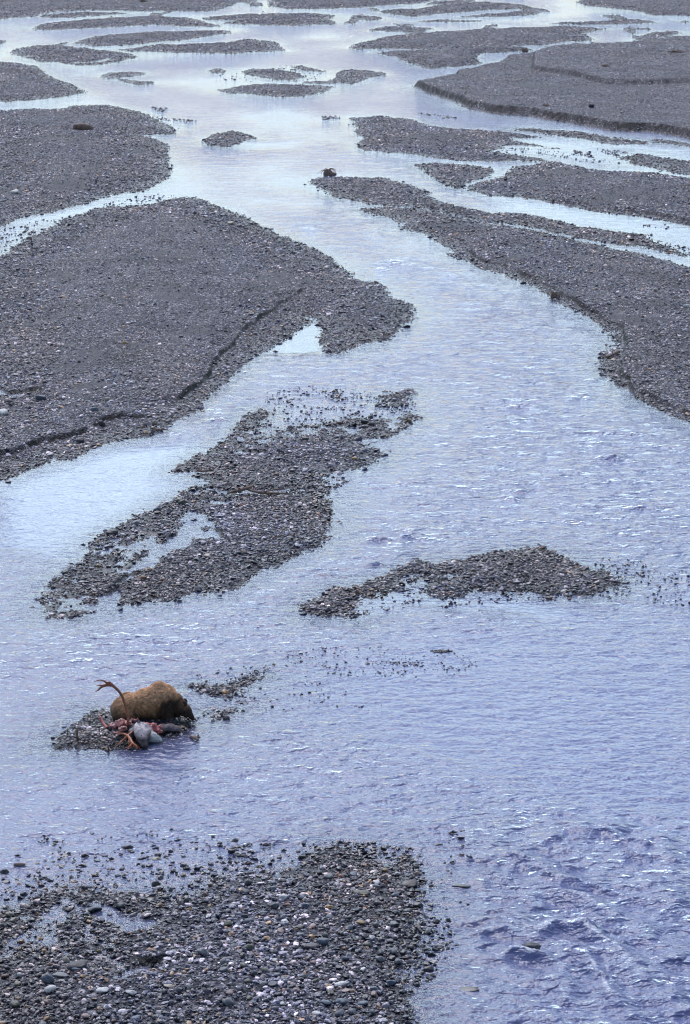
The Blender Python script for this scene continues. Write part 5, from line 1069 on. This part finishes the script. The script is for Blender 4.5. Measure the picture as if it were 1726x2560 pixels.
em = ear_mesh((-0.198,-1.509,0.400), (-0.217,-1.467,0.550), .045); tint_all(em, lambda p: np.tile([[.22, .20, .20]], (len(p), 1))); link('ear', em, hide_m, head)
em = ear_mesh((-0.377,-1.724,0.260), (-0.432,-1.757,0.220), .045); tint_all(em, lambda p: np.tile([[.16, .14, .14]], (len(p), 1))); link('ear', em, hide_m, head)
V, F = E((-0.101,-1.986,0.345), (.016, .012, .014)); V[:, 1] -= .10; link('eye', np_mesh('eye', V, F, 3), black, head)
V, F = E((-0.020,-2.056,0.060), (.055, .04, .05)); link('muzzle', np_mesh('muzzle', V, F, 3), dark_fur, head)
rf = remeshed('neck_ruff', limb([(0.044,-1.459,0.200), (0.136,-1.594,0.170), (0.208,-1.579,0.130), (0.294,-1.494,0.070)], [.06, .066, .050, .016], 8) + limb([(0.100,-1.575,0.120), (0.211,-1.529,0.060)], [.06, .03], 6), .014, 5)
tint_all(rf, lambda p: np.array([[.85, .85, .82]]) * (1 + .25 * noise2(p[:, :1] * 20, p[:, 2:] * 20, 3)))
ruff = link('neck_ruff', rf, hide_m, car); tag(ruff, 'white shaggy hair of the neck')
fur_strands('fur', rf, 3500, .10, .0035, lambda p: np.tile(np.array([[.8, -.2, -1.0]]), (len(p), 1)), lambda p, r: np.array([[.88, .88, .85]]) * r.uniform(.6, 1.2, (len(p), 1)), ruff, fur_m, seed=12)
antler_m = plain('antler', (.30, .105, .05), .55, .35, 14, .3)
YB = -1.18
def A(x, row):          # a point of the raised antler, in the upright plane it grows in
    return ((x - 880) / 592 , YB, (700 - row - 192 * YB) / 560)
tb = [tube([A(585, 745), A(592, 650), A(572, 560), A(545, 450), A(520, 370), A(470, 285), A(400, 218), A(360, 185)], [.036, .030, .027, .029, .032, .031, .036, .036], 10, .05),
      tube([A(375, 195), A(345, 160), (A(312, 152)[0], YB - .03, A(312, 152)[2])], [.03, .022, .010], 8),
      tube([A(380, 190), A(300, 165), A(255, 138), A(200, 128), A(125, 148)], [.034, .024, .02, .015, .006], 8),
      tube([A(385, 200), A(310, 195), A(250, 205), A(205, 200), A(155, 212)], [.042, .040, .030, .016, .006], 8),
      tube([A(330, 195), A(250, 212), A(205, 240), A(180, 268), A(135, 290)], [.042, .036, .026, .018, .006], 8),
      tube([A(588, 700), A(600, 672), A(612, 655)], [.03, .02, .008], 8)]
link('antler', np_mesh('antler', *merged(tb), 3), antler_m, car)
t2 = [tube([(-0.331,-1.481,0.260), (-0.394,-1.619,0.240), (-0.451,-1.733,0.220), (-0.523,-1.759,0.160), (-0.600,-1.833,0.100), (-0.691,-1.928,0.060)], [.034, .030, .032, .028, .022, .007], 8, .05),
      tube([(-0.451,-1.733,0.220), (-0.381,-1.891,0.190), (-0.321,-2.039,0.140), (-0.234,-2.123,0.110), (-0.135,-2.157,0.050)], [.032, .034, .036, .022, .006], 8),
      tube([(-0.321,-2.039,0.140), (-0.373,-2.115,0.090), (-0.428,-2.146,0.070), (-0.493,-2.151,0.060)], [.034, .026, .016, .005], 8),
      tube([(-0.306,-2.035,0.130), (-0.292,-2.095,0.100), (-0.278,-2.146,0.070)], [.03, .016, .005], 8),
      tube([(-0.270,-2.079,0.120), (-0.206,-2.173,0.080), (-0.187,-2.158,0.040)], [.026, .016, .005], 8),
      tube([(-0.421,-1.798,0.200), (-0.402,-1.947,0.150), (-0.411,-2.048,0.100)], [.026, .016, .006], 8),
      tube([(-0.451,-1.733,0.220), (-0.551,-1.612,0.220), (-0.667,-1.588,0.220), (-0.759,-1.483,0.200), (-0.849,-1.483,0.200)], [.03, .024, .020, .014, .006], 8)]
a2 = link('antler', np_mesh('antler', *merged(t2), 3), plain('antler_wet', (.46, .13, .05), .4, .35, 14, .3), car)
flesh_m = plain('raw_flesh', (.40, .095, .085), .4, .85, 16, .6); pink_m = plain('pink_flesh', (.50, .22, .20), .45, .9, 13, .6); dark_m = plain('wet_dark_hide', (.045, .036, .036), .6, .5, 12, .5)
random.seed(21)
def lumps(name, spots, mat, vox=.014, jit=.03, n=7):
    pr = []
    for c, r in spots:
        pr.append(E(c, (r, r * .8, r * .7)))
        for _ in range(n):
            q = [c[i] + random.gauss(0, r * .6) for i in range(3)]; rr = r * random.uniform(.25, .5); pr.append(E(q, (rr * 1.5, rr, rr * .8), (random.uniform(-1, 1), random.uniform(-1, 1), random.uniform(0, 6)), sub=2))
    return link(name, remeshed(name, pr, vox, 3), mat, car)
lumps('body', [((-0.841,-0.940,0.120), .16), ((-0.673,-0.968,0.130), .16), ((-0.517,-1.045,0.140), .16), ((-0.351,-1.045,0.140), .15), ((0.048,-1.087,0.120), .16), ((0.242,-1.031,0.100), .15)], dark_m, .02, n=2)
lumps('ribs', [((-0.714,-1.035,0.250), .085), ((-0.615,-1.021,0.280), .09), ((-0.826,-1.077,0.230), .07), ((-0.484,-1.000,0.290), .065), ((-0.647,-1.432,0.260), .06), ((-0.556,-1.338,0.270), .06), ((-0.940,-0.918,0.200), .05)], pink_m, n=14)
lumps('flesh', [((-0.366,-0.822,0.280), .055), ((0.046,-1.243,0.280), .10), ((0.135,-1.338,0.270), .12), ((0.211,-1.372,0.230), .09), ((0.226,-1.123,0.220), .06), ((-0.510,-1.095,0.280), .05), ((-0.796,-1.038,0.260), .045)], flesh_m, n=12)
link('leg_bone', np_mesh('leg_bone', *merged([tube([(-1.213,-0.629,0.300), (-1.155,-0.733,0.240), (-1.087,-0.862,0.180), (-1.012,-0.971,0.140)], [.035, .030, .034, .045], 10, .12), tube([(-1.184,-0.690,0.260), (-1.215,-0.712,0.250)], [.03, .02], 8)]), 3), flesh_m, car)
link('rib', np_mesh('rib', *merged([tube([(-0.990,-0.911,0.250), (-0.949,-0.968,0.200), (-0.887,-0.971,0.140)], [.008, .012, .014], 6), tube([(-0.601,-0.797,0.280), (-0.539,-0.943,0.270), (-0.474,-0.936,0.250)], [.006, .012, .014], 6), tube([(-0.761,-1.459,0.200), (-0.658,-1.312,0.200), (-0.575,-1.123,0.220), (-0.552,-1.003,0.230)], [.008, .014, .014, .008], 6)]), 3), pink_m, car)
hm = remeshed('hide', [E((0.316,-0.890,0.120), (.14, .16, .09)), E((0.480,-0.865,0.120), (.16, .16, .09)), E((0.630,-0.883,0.100), (.13, .12, .07)), E((0.746,-0.891,0.050), (.07, .06, .04)), E((0.290,-0.982,0.170), (.06, .05, .05))], .018, 4)
tint_all(hm, lambda p: np.array([[.20, .165, .17]]) * (1 + .9 * fbm(p[:, :1] * 9, p[:, 2:] * 9 + p[:, 1:2] * 6, 13, 3)))
hide = link('hide', hm, hide_m, car)
fur_strands('fur', hm, 2500, .035, .003, lambda p: np.tile(np.array([[1.0, -.2, -.6]]), (len(p), 1)), lambda p, r: np.array([[.22, .185, .19]]) * r.uniform(.3, 1.7, (len(p), 1)), hide, fur_m, seed=15)

# ---------------------------------------------------------------- driftwood and brush
bark_m = plain('wet_driftwood', (.20, .135, .105), .8, .6, 10, .6)
grey_wood = plain('grey_driftwood', (.10, .085, .075), .8, .4, 10, .6)
def twiggy(name, x, y, wd, ht, label, cat, seed, n=16, mat=None, trunk=True):
    """a root wad: stump lying in the gravel with bent roots and twigs standing out of it"""
    random.seed(seed)
    root = bpy.data.objects.new(name, None); COL.objects.link(root); root.location = (x, y, max(ground_z(x, y), 0.0)); tag(root, label, cat)
    mat = mat or bark_m
    if trunk:
        link('stump', remeshed('stump', [ell_verts((0, 0, ht * .15), (wd * .24, wd * .18, ht * .45)), ell_verts((wd * .10, 0, ht * .10), (wd * .34, wd * .16, ht * .22)), ell_verts((-wd * .08, -.03, ht * .3), (wd * .12, wd * .1, ht * .34))], max(.02, wd * .02), 2), mat, root)
    rs = []
    for k in range(n):
        a = random.uniform(0, 2 * math.pi); L = wd * random.uniform(.3, .55); up = ht * random.uniform(.25, .75); c, s = math.cos(a), math.sin(a)
        rs.append(tube([(0.05 * c, 0.05 * s, ht * .3), (L * .4 * c, L * .4 * s, up), (L * .75 * c + random.gauss(0, .05) * wd, L * .75 * s, up * .8), (L * c, L * s, max(.0, up * random.uniform(0, .6)))], [wd * .024, wd * .016, wd * .010, wd * .004], 6, .1))
    link('roots' if trunk else 'branches', np_mesh('roots', *merged(rs), 3), mat, root)
    return root
for (px, py, _), wd, ht, label, seed in [
 ((-1.089,164.460,0.000), 1.310, 0.614, 'tangled brown root wad stranded at the tip of the middle gravel ribbon', 1),
 ((9.815,118.852,0.000), 0.659, 0.449, 'dark root clump hanging on the cut bank of the right bar', 2),
 ((18.242,263.632,0.000), 0.985, 0.492, 'reddish brown brush heap at the end of a far gravel bar', 3),
 ((-26.225,337.985,0.000), 1.257, 0.571, 'dark brush heap on the farthest gravel bar at the top', 4),
 ((32.040,251.337,0.000), 1.922, 0.384, 'wide low brush on the far right terrace at the picture edge', 5),
 ((15.785,203.075,0.000), 0.867, 0.243, 'low brown brush on the terrace above its long dark bank', 6),
 ((23.610,235.089,0.000), 1.000, 0.320, 'small brown brush in the middle of the far right terrace', 7)]:
    twiggy('root_wad', px, py, wd, ht, label, 'driftwood', seed)
def log(name, pts, radii, label, mat, twigs=(), cat='driftwood'):
    root = bpy.data.objects.new(name, None); COL.objects.link(root); p0 = Vector(pts[0]); root.location = (p0.x, p0.y, 0); tag(root, label, cat)
    loc = [(p[0] - p0.x, p[1] - p0.y, ground_z(p[0], p[1]) * (1 if ground_z(p[0], p[1]) > 0 else 0) + p[2]) for p in pts]
    link('stem', np_mesh('stem', *tube(loc, radii, 8, .08), 3), mat, root)
    for tp, tr in twigs:
        q = [(p[0] - p0.x, p[1] - p0.y, max(ground_z(p[0], p[1]), 0) + p[2]) for p in tp]
        link('twig', np_mesh('twig', *tube(q, tr, 6, .08), 3), mat, root)
    return root
log('driftwood_log', [(-19.910,189.504,0.150), (-19.325,189.341,0.200), (-18.750,190.076,0.120)], [.22, .28, .18], 'dark short log lying on the upper left gravel bar', bark_m)
log('branch', [(10.639,104.479,0.050), (10.936,104.274,0.080), (11.280,104.808,0.120), (11.467,105.322,0.100)], [.02, .05, .06, .05], 'bare branch poking from the right bar into the stream', bark_m, [([(11.053,104.383,0.080), (11.077,104.149,0.250)], [.03, .01])])
log('branch', [(-3.869,81.448,0.050), (-3.428,81.503,0.150), (-3.156,81.644,0.200), (-3.014,82.303,0.120)], [.03, .06, .06, .03], 'dark crooked branch lying across the middle of the spit', bark_m, [([(-3.211,81.616,0.150), (-2.813,81.285,0.120), (-2.316,81.251,0.100), (-1.707,81.107,0.080)], [.04, .04, .035, .02]), ([(-2.758,81.285,0.120), (-2.204,81.221,0.250), (-1.820,81.279,0.150)], [.03, .02, .01]), ([(-3.322,81.616,0.150), (-3.642,81.360,0.300)], [.03, .01])])
log('branch', [(-5.097,84.581,0.020), (-4.808,84.531,0.050), (-4.466,84.570,0.070)], [.015, .03, .03], 'thin dark stick in the water at the left point of the spit', bark_m)
log('branch', [(-7.035,90.873,0.020), (-6.635,90.886,0.050), (-6.391,90.829,0.030)], [.02, .03, .01], 'thin stick in the water below the left cut bank', bark_m)
log('branch', [(-6.939,50.044,0.020), (-6.814,50.011,0.040), (-6.696,50.020,0.030)], [.03, .035, .02], 'short straight stick floating in the shallows at far left', bark_m)
log('branch', [(-6.350,57.619,0.050), (-6.370,57.517,0.200), (-6.344,57.391,0.400), (-6.312,57.363,0.480)], [.03, .03, .022, .012], 'thick curved stick standing up left of the carcass', bark_m)
log('branch', [(-6.638,57.940,0.020), (-6.634,57.883,0.140), (-6.606,57.752,0.280)], [.018, .014, .006], 'thin upright stick, leftmost in the carcass gravel', bark_m)
log('branch', [(-3.725,58.007,0.030), (-3.604,57.789,0.060), (-3.501,57.619,0.050)], [.02, .04, .03], 'broken dark stick in the water right of the carcass', bark_m, [([(-3.535,57.738,0.050), (-3.484,57.723,0.160)], [.03, .012])])
log('branch', [(-5.730,57.273,0.020), (-5.665,57.144,0.030), (-5.581,57.002,0.020)], [.012, .02, .03], 'stub of dark stick in the water under the lower antler', bark_m, [([(-5.582,57.017,0.020), (-5.575,56.958,0.120)], [.03, .008])])
